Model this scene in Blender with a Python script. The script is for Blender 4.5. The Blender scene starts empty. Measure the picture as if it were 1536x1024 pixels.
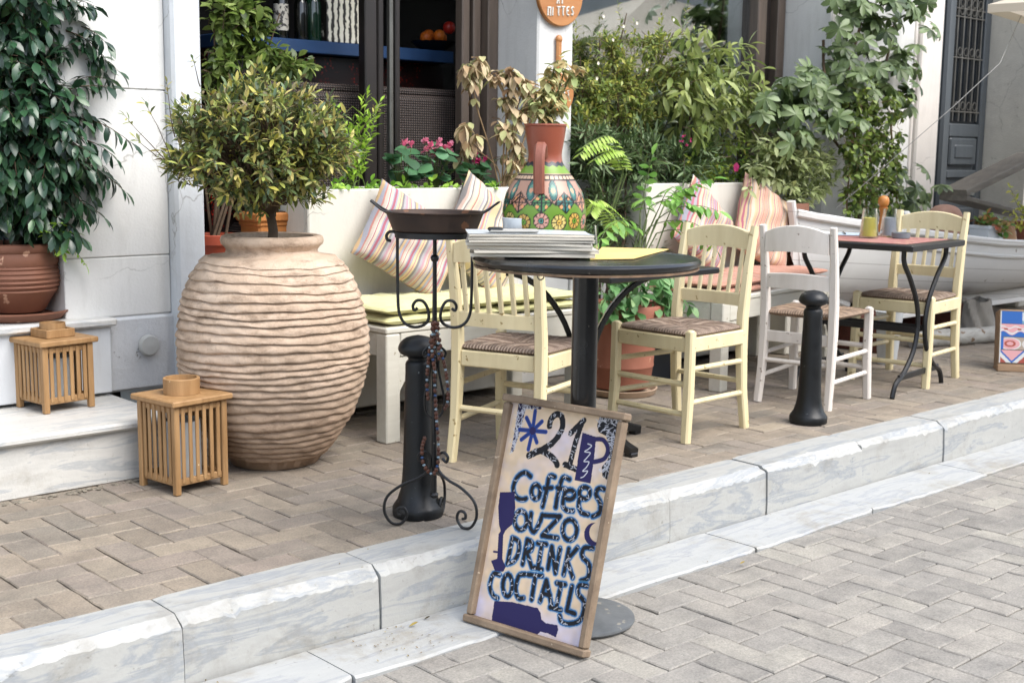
import bpy, math, random
import numpy as np
from math import sin, cos, pi, radians, sqrt, atan2
from mathutils import Vector, Matrix

random.seed(7); np.random.seed(7)
S = bpy.context.scene
COL = S.collection
V = Vector

# ------------------------------------------------------------------ camera
F_PX = 1900.0
PITCH, ROLL, YAW, EYE = radians(8.457), radians(-.691), radians(47.76), 1.15
FW = V((cos(YAW)*cos(PITCH), sin(YAW)*cos(PITCH), -sin(PITCH)))
_r0 = V((sin(YAW), -cos(YAW), 0)); _u0 = _r0.cross(FW)
RT = _r0*cos(ROLL) - _u0*sin(ROLL)
UP = _r0*sin(ROLL) + _u0*cos(ROLL)
CAM = V((0, 0, EYE))
cd = bpy.data.cameras.new('camera'); co = bpy.data.objects.new('camera', cd); COL.objects.link(co)
co.matrix_world = Matrix(((RT.x, UP.x, -FW.x, CAM.x), (RT.y, UP.y, -FW.y, CAM.y), (RT.z, UP.z, -FW.z, CAM.z), (0, 0, 0, 1)))
cd.sensor_width = 36; cd.lens = F_PX*36/1536; cd.clip_start = .05; cd.clip_end = 500
cd.dof.use_dof = True; cd.dof.focus_distance = 4.2; cd.dof.aperture_fstop = 6.3
S.camera = co

def ray(px, py): return FW + RT*((px-768)/F_PX) + UP*((512-py)/F_PX)
def G(px, py, z=0):                       # where the sight line meets a level surface
    d = ray(px, py); return CAM + d*((z-EYE)/d.z)
def W(px, py, Y):                         # where it meets an upright plane parallel to the facade
    d = ray(px, py); return CAM + d*(Y/d.y)
def D(px, py, dep): return CAM + ray(px, py)*dep

# ------------------------------------------------------------------ materials
def lin(c):
    return c/12.92 if c <= .04045 else ((c+.055)/1.055)**2.4
def hx(s):
    s = s.lstrip('#'); return tuple(lin(int(s[i:i+2], 16)/255) for i in (0, 2, 4)) + (1,)
def mulc(c, k): return tuple(min(1, x*k) for x in c[:3]) + (1,)

class NT:
    def __init__(s, name):
        s.m = bpy.data.materials.new(name); s.m.use_nodes = True
        s.t = s.m.node_tree; s.n = s.t.nodes; s.b = s.n['Principled BSDF']; s.o = s.n['Material Output']
    def new(s, typ, **kw):
        x = s.n.new(typ)
        for k, v in kw.items():
            if hasattr(x, k): setattr(x, k, v)
            else: x.inputs[k].default_value = v
        return x
    def link(s, a, b): s.t.links.new(a, b)
    def coord(s, scale=(1, 1, 1), rot=(0, 0, 0)):
        tc = s.new('ShaderNodeTexCoord'); mp = s.new('ShaderNodeMapping')
        mp.inputs['Scale'].default_value = scale; mp.inputs['Rotation'].default_value = rot
        s.link(tc.outputs['Object'], mp.inputs['Vector']); return mp.outputs['Vector']
    def noise(s, vec, scale, detail=4, rough=.6, dist=0):
        x = s.new('ShaderNodeTexNoise'); x.inputs['Scale'].default_value = scale; x.inputs['Detail'].default_value = detail
        x.inputs['Roughness'].default_value = rough; x.inputs['Distortion'].default_value = dist
        s.link(vec, x.inputs['Vector']); return x.outputs['Fac']
    def ramp(s, fac, stops, mode='LINEAR'):
        x = s.new('ShaderNodeValToRGB'); r = x.color_ramp; r.interpolation = mode
        while len(r.elements) < len(stops): r.elements.new(.5)
        for e, (p, c) in zip(r.elements, stops): e.position = p; e.color = c
        s.link(fac, x.inputs['Fac']); return x.outputs['Color']
    def mix(s, fac, a, b, mode='MIX'):
        x = s.new('ShaderNodeMix'); x.data_type = 'RGBA'; x.blend_type = mode
        for v, k in ((fac, 0), (a, 6), (b, 7)):
            if hasattr(v, 'is_output') or isinstance(v, bpy.types.NodeSocket): s.link(v, x.inputs[k])
            else: x.inputs[k].default_value = v
        return x.outputs[2]
    def math(s, op, a, b=0.0, c=0.0):
        x = s.new('ShaderNodeMath'); x.operation = op
        for i, v in enumerate((a, b, c)):
            if isinstance(v, bpy.types.NodeSocket): s.link(v, x.inputs[i])
            else: x.inputs[i].default_value = v
        return x.outputs[0]
    def bump(s, h, strength=.3, dist=.005):
        x = s.new('ShaderNodeBump'); x.inputs['Strength'].default_value = strength; x.inputs['Distance'].default_value = dist
        s.link(h, x.inputs['Height']); s.link(x.outputs['Normal'], s.b.inputs['Normal'])
    def base(s, c):
        if isinstance(c, bpy.types.NodeSocket): s.link(c, s.b.inputs['Base Color'])
        else: s.b.inputs['Base Color'].default_value = c
    def rnd(s): return s.new('ShaderNodeNewGeometry').outputs['Random Per Island']

def mat(name, c1, c2=None, rough=.6, scale=6, detail=5, bump=0, bscale=60, bdist=.003, stretch=(1, 1, 1), metallic=0, spec=.5, lo=.3, hi=.7, coat=0,
        spots=None, spot_scale=30, spot_cut=.68, rough2=None):
    m = NT(name); c1 = hx(c1); c2 = hx(c2) if c2 else mulc(c1, .85)
    v = m.coord(stretch); f = m.noise(v, scale, detail)
    col = m.ramp(f, [(lo, c2), (hi, c1)])
    if spots:
        g = m.noise(m.coord(), spot_scale, 3, .5)
        col = m.mix(m.ramp(g, [(spot_cut, (0, 0, 0, 1)), (spot_cut+.03, (1, 1, 1, 1))]), col, hx(spots))
    m.base(col); m.b.inputs['Roughness'].default_value = rough; m.b.inputs['Metallic'].default_value = metallic
    m.b.inputs['Specular IOR Level'].default_value = spec; m.b.inputs['Coat Weight'].default_value = coat
    if rough2 is not None:
        g = m.noise(m.coord(), scale*2, 4); x = m.new('ShaderNodeMapRange'); m.link(g, x.inputs['Value'])
        x.inputs['From Min'].default_value = .3; x.inputs['From Max'].default_value = .7
        x.inputs['To Min'].default_value = rough; x.inputs['To Max'].default_value = rough2
        m.link(x.outputs['Result'], m.b.inputs['Roughness'])
    if bump: m.bump(m.noise(m.coord(stretch), bscale, 6), bump, bdist)
    return m.m

LIFT = 1.42
def leafmat(name, cols, rough=.45, trans=.3, spec=.4):
    m = NT(name); r = m.rnd()
    st = [(i/max(1, len(cols)-1), mulc(hx(c), LIFT)) for i, c in enumerate(cols)]
    col = m.ramp(r, st); n = m.noise(m.coord(), 25, 3)
    col = m.mix(m.math('MULTIPLY', n, .5), col, (0.55, .6, .4, 1), 'SOFT_LIGHT')
    m.base(col); m.b.inputs['Roughness'].default_value = rough; m.b.inputs['Specular IOR Level'].default_value = spec
    t = m.new('ShaderNodeBsdfTranslucent'); m.link(col, t.inputs['Color'])
    x = m.new('ShaderNodeMixShader'); x.inputs[0].default_value = trans
    m.link(m.b.outputs[0], x.inputs[1]); m.link(t.outputs[0], x.inputs[2]); m.link(x.outputs[0], m.o.inputs['Surface'])
    return m.m

def paintmat(name, rough=.6, bump=.1, bscale=80, spec=.4):
    m = NT(name); a = m.new('ShaderNodeAttribute', attribute_name='paint'); n = m.noise(m.coord(), 14, 5)
    col = m.mix(m.ramp(n, [(.3, (.0, .0, .0, 1)), (.8, (.35, .35, .35, 1))]), a.outputs['Color'], (.5, .46, .42, 1), 'SOFT_LIGHT')
    m.base(col); m.b.inputs['Roughness'].default_value = rough; m.b.inputs['Specular IOR Level'].default_value = spec
    m.bump(m.noise(m.coord(), bscale, 4), bump, .002); return m.m

# ------------------------------------------------------------------ mesh building
def frame_from(d, up=None):
    d = d.normalized(); up = up or V((0, 0, 1))
    if abs(d.dot(up)) > .98: up = V((1, 0, 0)) if abs(d.x) < .9 else V((0, 1, 0))
    s = d.cross(up).normalized(); return s, s.cross(d).normalized()

class MB:
    def __init__(s): s.v = []; s.f = []; s.c = None
    def add(s, vs, fs, M=None):
        o = len(s.v)
        s.v += [tuple(M @ V(p)) for p in vs] if M is not None else [tuple(p) for p in vs]
        s.f += [tuple(i+o for i in f) for f in fs]
    def box(s, c, d, b=0.0, rz=0, M=None):
        hx_, hy, hz = d[0]/2, d[1]/2, d[2]/2; b = min(b, hx_*.9, hy*.9, hz*.9)
        T = Matrix.Translation(V(c)) @ Matrix.Rotation(rz, 4, 'Z')
        if M is not None: T = M @ T
        if b <= 0:
            vs = [(x*hx_, y*hy, z*hz) for z in (-1, 1) for y in (-1, 1) for x in (-1, 1)]
            fs = [(0, 2, 3, 1), (4, 5, 7, 6), (0, 1, 5, 4), (2, 6, 7, 3), (0, 4, 6, 2), (1, 3, 7, 5)]
            s.add(vs, fs, T); return
        vs = []; idx = {}
        for z in (-1, 1):
            for y in (-1, 1):
                for x in (-1, 1):
                    for a in range(3):
                        p = [x*(hx_-b), y*(hy-b), z*(hz-b)]; p[a] += (x, y, z)[a]*b
                        idx[(x, y, z, a)] = len(vs); vs.append(p)
        fs = []
        for a in range(3):
            o = [i for i in range(3) if i != a]
            for sg in (-1, 1):
                q = []
                for (u, w) in ((-1, -1), (1, -1), (1, 1), (-1, 1)):
                    k = [0, 0, 0]; k[a] = sg; k[o[0]] = u; k[o[1]] = w; q.append(idx[(*k, a)])
                fs.append(q)
        for a in range(3):
            o = [i for i in range(3) if i != a]
            for u in (-1, 1):
                for w in (-1, 1):
                    k0 = [0, 0, 0]; k1 = [0, 0, 0]; k0[a] = -1; k1[a] = 1
                    for k in (k0, k1): k[o[0]] = u; k[o[1]] = w
                    fs.append([idx[(*k0, o[0])], idx[(*k1, o[0])], idx[(*k1, o[1])], idx[(*k0, o[1])]])
        for x in (-1, 1):
            for y in (-1, 1):
                for z in (-1, 1): fs.append([idx[(x, y, z, a)] for a in range(3)])
        out = []
        for q in fs:                       # outward winding
            P = [V(vs[i]) for i in q]; n = (P[1]-P[0]).cross(P[2]-P[0]); c0 = sum(P, V((0, 0, 0)))
            out.append(q if n.dot(c0) > 0 else q[::-1])
        s.add(vs, out, T)
    def bar(s, p0, p1, w, h, b=.003, up=None, w1=None, h1=None):
        p0, p1 = V(p0), V(p1); d = (p1-p0); L = d.length; a, u = frame_from(d, up); d.normalize()
        w1 = w if w1 is None else w1; h1 = h if h1 is None else h1
        rings = []
        prof = lambda W_, H_, k: [(-W_/2+k, -H_/2), (W_/2-k, -H_/2), (W_/2, -H_/2+k), (W_/2, H_/2-k), (W_/2-k, H_/2), (-W_/2+k, H_/2), (-W_/2, H_/2-k), (-W_/2, -H_/2+k)]
        vs = []; fs = []
        for p, ww, hh in ((p0, w, h), (p1, w1, h1)):
            k = min(b, ww*.45, hh*.45); vs += [p + a*x + u*y for x, y in prof(ww, hh, k)]
        for i in range(8): fs.append((i, (i+1) % 8, 8+(i+1) % 8, 8+i))
        fs += [tuple(range(7, -1, -1)), tuple(range(8, 16))]
        s.add(vs, fs)
    def path(s, pts, w, h, up=None, b=.003):           # rectangular section swept along a polyline
        pts = [V(p) for p in pts]; n = len(pts); vs = []; fs = []
        for i, p in enumerate(pts):
            d = pts[min(i+1, n-1)]-pts[max(i-1, 0)]; a, u = frame_from(d, up)
            ww = w[i] if isinstance(w, (list, tuple)) else w; hh = h[i] if isinstance(h, (list, tuple)) else h; k = min(b, ww*.4, hh*.4)
            vs += [p+a*x+u*y for x, y in ((-ww/2+k, -hh/2), (ww/2-k, -hh/2), (ww/2, -hh/2+k), (ww/2, hh/2-k), (ww/2-k, hh/2), (-ww/2+k, hh/2), (-ww/2, hh/2-k), (-ww/2, -hh/2+k))]
        for i in range(n-1):
            for j in range(8): fs.append((i*8+j, i*8+(j+1) % 8, i*8+8+(j+1) % 8, i*8+8+j))
        fs += [tuple(range(7, -1, -1)), tuple(range(n*8-8, n*8))]
        s.add(vs, fs)
    def tube(s, pts, r, n=8):
        pts = [V(p) for p in pts]; N = len(pts); vs = []; fs = []; a = None
        for i, p in enumerate(pts):
            d = (pts[min(i+1, N-1)]-pts[max(i-1, 0)])
            if d.length < 1e-9: d = V((0, 0, 1))
            d.normalize()
            if a is None: a, u = frame_from(d)
            else:
                a = (a - d*a.dot(d)); a = a.normalized() if a.length > 1e-6 else frame_from(d)[0]; u = a.cross(d)
            rr = r[i] if isinstance(r, (list, tuple)) else r
            vs += [p + a*(cos(2*pi*k/n)*rr) + u*(sin(2*pi*k/n)*rr) for k in range(n)]
        for i in range(N-1):
            for k in range(n): fs.append((i*n+k, i*n+n+k, i*n+n+(k+1) % n, i*n+(k+1) % n))
        fs += [tuple(range(n)), tuple(range(N*n-1, N*n-n-1, -1))]
        s.add(vs, fs)
    def lathe(s, prof, n=48, c=(0, 0, 0), fn=None, cap=True):
        vs = []; fs = []; m = len(prof)
        for i, (r, z) in enumerate(prof):
            for k in range(n):
                a = 2*pi*k/n; rr, zz = (r, z) if fn is None else fn(r, z, a, i)
                vs.append((c[0]+rr*cos(a), c[1]+rr*sin(a), c[2]+zz))
        for i in range(m-1):
            for k in range(n): fs.append((i*n+k, i*n+(k+1) % n, i*n+n+(k+1) % n, i*n+n+k))
        if cap:
            fs.append(tuple(range(n-1, -1, -1))); fs.append(tuple(range((m-1)*n, m*n)))
        s.add(vs, fs)
    def ball(s, c, r, n=12, m=8, sc=(1, 1, 1)):
        vs = [(c[0], c[1], c[2]-r*sc[2])]; fs = []
        for i in range(1, m):
            t = pi*i/m-pi/2
            for k in range(n): vs.append((c[0]+r*sc[0]*cos(t)*cos(2*pi*k/n), c[1]+r*sc[1]*cos(t)*sin(2*pi*k/n), c[2]+r*sc[2]*sin(t)))
        vs.append((c[0], c[1], c[2]+r*sc[2])); L = len(vs)-1
        for k in range(n): fs.append((0, 1+(k+1) % n, 1+k)); fs.append((L, L-n+k, L-n+(k+1) % n))
        for i in range(m-2):
            for k in range(n): fs.append((1+i*n+k, 1+i*n+(k+1) % n, 1+i*n+n+(k+1) % n, 1+i*n+n+k))
        s.add(vs, fs)
    def grid(s, fn, nu, nv, closed=False):
        vs = [fn(i/(nu-1), j/(nv-1)) for j in range(nv) for i in range(nu)]
        fs = [(j*nu+i, j*nu+i+1, j*nu+nu+i+1, j*nu+nu+i) for j in range(nv-1) for i in range(nu-1)]
        s.add(vs, fs)
    def prism(s, poly, z0, z1, M=None):
        n = len(poly); vs = [(x, y, z0) for x, y in poly]+[(x, y, z1) for x, y in poly]
        fs = [tuple(range(n-1, -1, -1)), tuple(range(n, 2*n))]+[(i, (i+1) % n, n+(i+1) % n, n+i) for i in range(n)]
        s.add(vs, fs, M)
    def build(s, name, m, parent=None, smooth=35, paint=None, off=None):
        me = bpy.data.meshes.new(name)
        vs = s.v if off is None else [(p[0]-off[0], p[1]-off[1], p[2]-off[2]) for p in s.v]
        me.from_pydata(vs, [], s.f); me.materials.append(m)
        if paint is not None:
            at = me.color_attributes.new('paint', 'FLOAT_COLOR', 'POINT')
            arr = np.ones((len(vs), 4), np.float32); arr[:, :3] = paint; at.data.foreach_set('color', arr.ravel())
        if smooth:
            me.polygons.foreach_set('use_smooth', [True]*len(me.polygons)); me.set_sharp_from_angle(angle=radians(smooth))
        me.update()
        o = bpy.data.objects.new(name, me); COL.objects.link(o)
        if parent is not None: o.parent = parent
        return o

def thing(name, label, cat, loc=(0, 0, 0), rz=0, group=None):
    o = bpy.data.objects.new(name, None); COL.objects.link(o); o.location = loc; o.rotation_euler = (0, 0, rz)
    o.empty_display_size = .1; o['label'] = label; o['category'] = cat
    if group: o['group'] = group
    return o
def tag(o, label, cat, group=None, kind=None):
    o['label'] = label; o['category'] = cat
    if group: o['group'] = group
    if kind: o['kind'] = kind
    return o
def struct(o): o['kind'] = 'structure'; return o
def kids(o): return [c for c in bpy.data.objects if c.parent == o]
def dup(root, loc, rz, label, group=None):
    r = root.copy(); COL.objects.link(r); r.location = loc; r.rotation_euler = (0, 0, rz); r['label'] = label
    if group: r['group'] = group
    for ch in kids(root):
        c = ch.copy(); COL.objects.link(c); c.parent = r
        for g in kids(ch):
            d = g.copy(); COL.objects.link(d); d.parent = c
    return r

# ------------------------------------------------------------------ foliage
R = random.Random(11)
def rv(k=1): return V((R.gauss(0, k), R.gauss(0, k), R.gauss(0, k)))
LK = [1.0]
def leaf(mb, p, d, up, L, w, curl=.25, fold=.25, shape=(.55, 1.0, .75)):
    L *= LK[0]; w *= LK[0]
    d = d.normalized(); s = d.cross(up)
    s = s.normalized() if s.length > 1e-4 else frame_from(d)[0]
    n = s.cross(d); hw = w/2
    def q(t, x, k): return p + d*(L*t) - n*(curl*L*t*t) + s*(hw*x) + n*(abs(x)*hw*fold)
    vs = [p]
    for t, k in ((.22, shape[0]), (.5, shape[1]), (.78, shape[2])): vs += [q(t, -k, 0), q(t, 0, 0), q(t, k, 0)]
    vs.append(q(1, 0, 0))
    fs = [(0, 2, 1), (0, 3, 2), (1, 2, 5, 4), (2, 3, 6, 5), (4, 5, 8, 7), (5, 6, 9, 8), (7, 8, 10), (8, 9, 10)]
    mb.add(vs, fs)
def sprig(LM, TM, p, d, length, n, ll, lw, grav=.3, spread=.9, tr=.002, curl=.25, opp=False, tip=True, jit=.25, shape=(.55, 1, .75), start=.15, droop=0):
    p = V(p); d = V(d).normalized(); seg = max(4, min(12, n)); pts = [p.copy()]; dirs = [d.copy()]
    for i in range(seg):
        d = (d + V((0, 0, -1))*(grav*1.4/seg) + rv(.05)).normalized(); p = p + d*(length/seg); pts.append(p.copy()); dirs.append(d.copy())
    if TM is not None: TM.tube(pts, [tr*(1-.7*i/seg) for i in range(seg+1)], 4)
    ang = R.random()*6.28; i = 0
    for k in range(n):
        t = start+(1-start)*(k+.5)/n; f = t*seg; a = int(f); u = f-a
        pp = pts[a].lerp(pts[min(a+1, seg)], u); dd = dirs[min(a+1, seg)]
        s, nn = frame_from(dd)
        ang += 2.4 if not opp else 0
        for sg in ((0,) if not opp else (0, pi)):
            A = ang+sg if not opp else sg+R.gauss(0, .12)
            side = (s*cos(A)+nn*sin(A))
            ld = (dd*(1-spread*.55)+side*spread+rv(jit*.5)+V((0, 0, -droop))).normalized()
            up = nn if opp else (V((0, 0, 1))+dd*.3+rv(.3))
            sc = R.uniform(.7, 1.15)*(1-.35*abs(2*t-1.1) if opp else 1)
            leaf(LM, pp, ld, up, ll*sc, lw*sc, curl*R.uniform(.5, 1.5), .25, shape)
    if tip: leaf(LM, pts[-1], dirs[-1], V((0, 0, 1))+rv(.3), ll*.9, lw*.9, curl, .25, shape)
    return pts
def palmate(LM, TM, p, d, pet, n, ll, lw, droop=.5):
    q = p + d.normalized()*pet; TM.tube([p, p.lerp(q, .5)+V((0, 0, .01)), q], .0018, 4)
    nrm = (d.normalized()*.8+V((-.25, 0, .5))+rv(.22)).normalized(); a, b = frame_from(nrm)
    for k in range(n):
        t = 2*pi*k/n+R.gauss(0, .08); rd = a*cos(t)+b*sin(t)
        leaf(LM, q, (rd - nrm*droop).normalized(), nrm, ll*R.uniform(.8, 1.1), lw*R.uniform(.85, 1.1), .22, .3, (.5, .95, .9))
def crown(LM, TM, c, rad, n, length, nl, ll, lw, inner=.55, upb=.3, hub=None, bald=0, **kw):
    c = V(c); rad = V(rad)
    for i in range(n):
        u = V((R.gauss(0, 1), R.gauss(0, 1), R.gauss(0, 1))).normalized()
        k = R.uniform(inner, 1.0)**.6*R.uniform(.86, 1.04)
        lump = 1+.12*sin(u.x*5+1.3)*sin(u.y*4+.4)+.1*sin(u.z*7+u.x*3)
        e = c+V((u.x*rad.x, u.y*rad.y, u.z*rad.z))*k*lump
        d = (V((u.x, u.y, u.z))+V((0, 0, upb))+rv(.35)).normalized(); L = length*R.uniform(.7, 1.25)
        st = e-d*L
        if hub is not None and R.random() < .5: TM.tube([V(hub), V(hub).lerp(st, .5)+rv(.02), st], [.005, .003, .002], 5)
        sprig(LM, TM, st, d, L, nl, ll, lw, **kw)
# ------------------------------------------------------------------ ground
SZ = -.185                                    # street level; pavement level is 0
def pavermat(name, cols, stain, joint=False):
    m = NT(name); r = m.rnd()
    st = [(i/(len(cols)-1), hx(c)) for i, c in enumerate(cols)]
    col = m.ramp(r, st); v = m.coord()
    n = m.noise(v, 9, 6, .65); col = m.mix(.35, col, m.ramp(n, [(.3, hx('#5e5a54')), (.62, hx('#c6c2ba'))]), 'OVERLAY')
    gs = m.noise(v, 26, 2, .4); col = m.mix(m.ramp(gs, [(.7, (0, 0, 0, 1)), (.78, (.3, .3, .3, 1))]), col, hx('#57514a'))
    g = m.noise(v, 1.7, 5, .7); col = m.mix(m.ramp(g, [(.5, (0, 0, 0, 1)), (.72, (.55, .55, .55, 1))]), col, hx(stain))
    f = m.noise(v, 160, 4, .7); col = m.mix(.5, col, m.ramp(f, [(.3, hx('#6a6661')), (.65, hx('#c4c1bb'))]), 'OVERLAY')
    m.base(col); m.b.inputs['Roughness'].default_value = .85; m.b.inputs['Specular IOR Level'].default_value = .3
    h = m.math('ADD', m.noise(v, 220, 4, .7), m.math('MULTIPLY', m.noise(v, 25, 5, .6), 1.6)); m.bump(h, .45, .004)
    return m.m
M_pave = pavermat('pavement_pavers', ['#857d73', '#958b7f', '#8c8379', '#9b9184', '#868078', '#938981', '#908880', '#9e9486'], '#7d7972')
M_street = pavermat('street_pavers', ['#8d8b88', '#9b9995', '#959390', '#9f9c97', '#908e8b', '#9a9793', '#a19f99'], '#8f8d8a')
M_sand = mat('joint_sand', '#857b6c', '#453d33', .95, 14, 6, .5, 200)
M_sand2 = mat('street_joint', '#5f584e', '#3a352f', .95, 14, 6, .5, 200)

def pavers(x0, x1, y0, y1, w, z, gap, ox=0, oy=0):
    mb = MB(); nx = int((x1-x0)/w)+4; ny = int((y1-y0)/w)+4
    def brick(cx0, cy0, cx1, cy1):
        a, b, c, d = max(x0, ox+cx0*w+gap), max(y0, oy+cy0*w+gap), min(x1, ox+cx1*w-gap), min(y1, oy+cy1*w-gap)
        if c-a < .012 or d-b < .012: return
        ch = .0032; j = lambda k=.002: R.uniform(-k, k); dz = max(-.0022, min(.0025, R.gauss(0, .0014))); tx, ty = R.gauss(0, .005), R.gauss(0, .005)
        cs = [(a, b), (c, b), (c, d), (a, d)]; mx, my = (a+c)/2, (b+d)/2; vs = []
        # outline with a few worn points along each side
        out = []
        for i in range(4):
            p, q = cs[i], cs[(i+1) % 4]; n = 4 if max(abs(p[0]-q[0]), abs(p[1]-q[1])) > w*1.3 else 3
            for k in range(n):
                t = k/n; out.append((p[0]+(q[0]-p[0])*t+j(.0016), p[1]+(q[1]-p[1])*t+j(.0016)))
        n = len(out)
        for px, py in out: vs.append((px, py, z-.03))
        for px, py in out: vs.append((px, py, z-ch+dz+(px-mx)*tx+(py-my)*ty))
        for px, py in out:
            k = ch*R.uniform(.7, 1.8); ux, uy = mx-px, my-py
            vs.append((px+max(-k, min(k, ux)), py+max(-k, min(k, uy)), z+dz+(px-mx)*tx+(py-my)*ty))
        fs = [(i, (i+1) % n, n+(i+1) % n, n+i) for i in range(n)]+[(n+i, n+(i+1) % n, 2*n+(i+1) % n, 2*n+i) for i in range(n)]+[tuple(range(2*n, 3*n))]
        mb.add(vs, fs)
    i0, j0 = int((x0-ox)/w)-2, int((y0-oy)/w)-2
    for y in range(j0, j0+ny+2):
        for x in range(i0, i0+nx+2):
            s = (x-y) % 4
            if s == 0: brick(x, y, x+2, y+1)
            elif s == 3: brick(x, y, x+1, y+2)
    return mb
g = MB(); g.grid(lambda u, v: (-150+300*u, -150+300*v, SZ-.06), 3, 3)
struct(g.build('ground', mat('ground_grey', '#8c867c', '#77726a', .9, 3)))
g = MB(); g.box((5.2, -2.2, SZ-.034), (30, 9.46, .05)); struct(g.build('street_bedding', M_sand2))
struct(pavers(.3, 9.5, .3, 2.525, .097, SZ, .0016, .013, .02).build('street', M_street, smooth=30))
g = MB(); g.box((8, 4.28, -.0595), (36, 2.66, .1)); struct(g.build('pavement_bedding', M_sand))
struct(pavers(.5, 11.5, 2.948, 5.2, .1, 0, .0014, .0, .048).build('pavement', M_pave, smooth=30))

def marble(name, c1, c2, vein, rough=.5, stretch=(1.2, 7, 7), dirt=None, dcut=.55):
    m = NT(name); v = m.coord(stretch); f = m.noise(v, 2.2, 6, .62, .6)
    col = m.ramp(f, [(.3, hx(c2)), (.5, hx(c1)), (.555, hx(vein)), (.64, hx(c1)), (.8, hx(c2))])
    p = m.coord()
    if dirt:
        d = m.noise(p, 4.5, 7, .72, .3); col = m.mix(m.ramp(d, [(dcut, (0, 0, 0, 1)), (dcut+.2, (.7, .7, .7, 1))]), col, hx(dirt))
        d = m.noise(p, 45, 4, .7); col = m.mix(m.ramp(d, [(.62, (0, 0, 0, 1)), (.72, (.5, .5, .5, 1))]), col, mulc(hx(dirt), .6))
    m.base(col); m.b.inputs['Roughness'].default_value = rough
    m.bump(m.math('ADD', m.noise(p, 70, 5, .7), m.math('MULTIPLY', m.noise(p, 9, 4), 1.5)), .35, .004); return m.m
M_kerb = marble('kerb_marble', '#a5a5a1', '#9a9a97', '#8d9194', .55, dirt='#7f7b72', dcut=.53)
M_gut = marble('gutter_marble', '#a6a7a5', '#9b9d9d', '#94979a', .6, dirt='#857d6c', dcut=.5)
M_step = marble('step_marble', '#c4c2bc', '#b6b5b0', '#a9abab', .5, dirt='#938b7c', dcut=.55)
k = MB()
joints = [-2.2, -1.5, -.75, -.1, .62, 1.425, 2.03, 2.72, 3.27, 3.82, 4.46, 5.11, 5.73, 6.4, 7.1, 7.8, 8.5, 9.3, 10.1, 11, 12]
for a, b in zip(joints, joints[1:]):
    n = max(6, int((b-a)/.016)); a += .0022; b -= .0022; dy, dz = R.uniform(-.004, .004), R.uniform(-.003, .003); ph = R.random()*9
    vs = []; fs = []; prof = []
    for i in range(n+1):
        t = i/n; x = a+(b-a)*t; e = .012*max(0, 1-min(t, 1-t)*(b-a)/.03)
        chip = .014*max(0, sin(x*13+ph*3)*sin(x*29+ph)-.8)/.2+(.008*R.random() if R.random() < .04 else 0)
        c = .02+.005*sin(x*9+ph)+R.uniform(-.004, .004)+chip; c2 = .022+.005*sin(x*7+ph*2)+R.uniform(-.004, .004)+chip*1.1
        sec = [(2.772+dy, SZ-.05), (2.772+dy, SZ+.05), (2.774+dy+R.uniform(-.001, .001)+e*.3, -c2-.006), (2.778+dy+e*.4, -c2), (2.781+dy+c*.6+e, -.006+dz-e*.3), (2.783+dy+c+e, dz+.002-e*.3), (2.9, .003+dz-e*.3), (2.944, .003+dz-e*.3), (2.944, -.05)]
        vs += [(x, y, z) for y, z in sec]
    m_ = 9
    for i in range(n):
        for j in range(m_-1): fs.append((i*m_+j, i*m_+m_+j, i*m_+m_+j+1, i*m_+j+1))
    fs += [tuple(range(m_)), tuple(range(n*m_+m_-1, n*m_-1, -1))]
    k.add(vs, fs)
kb = struct(k.build('kerb', M_kerb, smooth=14))
g = MB(); gj = [-2, -.9, .1, .95, 1.78, 2.62, 3.45, 4.2, 5.05, 5.9, 6.8, 7.6, 8.5, 9.6, 11, 12]
for a, b in zip(gj, gj[1:]):
    vs = []; n = max(5, int((b-a)/.05)); sl = 0
    for i in range(n+1):
        x = a+.002+(b-a-.004)*i/n; y = 2.533+.006*sin(x*5)+R.uniform(-.004, .004); z = SZ+.006+R.uniform(-.0008, .0008)
        if i in (0, n): y += R.uniform(.0, .02)
        sk = sl*(1 if i in (0, n) else 0)
        vs += [(x, y, z-.05), (x, y, z-.006), (x+sk*.1, y+.006, z), (x+sk, 2.7, z), (x+sk, 2.766, z-.001), (x+sk, 2.766, z-.05)]
    fs = [(i*6+j, i*6+6+j, i*6+7+j, i*6+1+j) for i in range(n) for j in range(5)]+[tuple(range(6)), tuple(range(n*6+5, n*6-1, -1))]
    g.add(vs, fs)
struct(g.build('gutter', M_gut, smooth=40))
# fallen leaf bits and crumbs lying on the gutter
g = MB()
for i in range(95):
    q = R.random()
    p = G(R.gauss(590, 55), R.gauss(958, 18), SZ+.009) if q < .45 else V((R.uniform(.8, 7), R.choice([R.uniform(2.54, 2.765), R.uniform(2.74, 2.765), R.uniform(2.95, 4)]), 0))
    z = SZ+.009 if p.y < 2.77 else .006
    if p.y < 2.53: continue
    L = R.uniform(.003, .011); leaf(g, V((p.x, p.y, z)), V((R.gauss(0, 1), R.gauss(0, 1), .05)), V((0, 0, 1)), L, L*.5, -.2, .4)
for px, py, L in ((613, 939, .03), (636, 928, .02), (1110, 845, .02)):
    p = G(px, py, SZ+.01); leaf(g, p, V((1, -.3, .1)), V((0, 0, 1)), L, L*.5, -.25, .4)
tag(g.build('leaf_litter', leafmat('litter', ['#4b3d28', '#6b5530', '#2c261d', '#8a7a40', '#5b4026'], .8, .1)), 'scattered brown leaf crumbs along the marble gutter and kerb', 'litter', kind='stuff')
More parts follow.
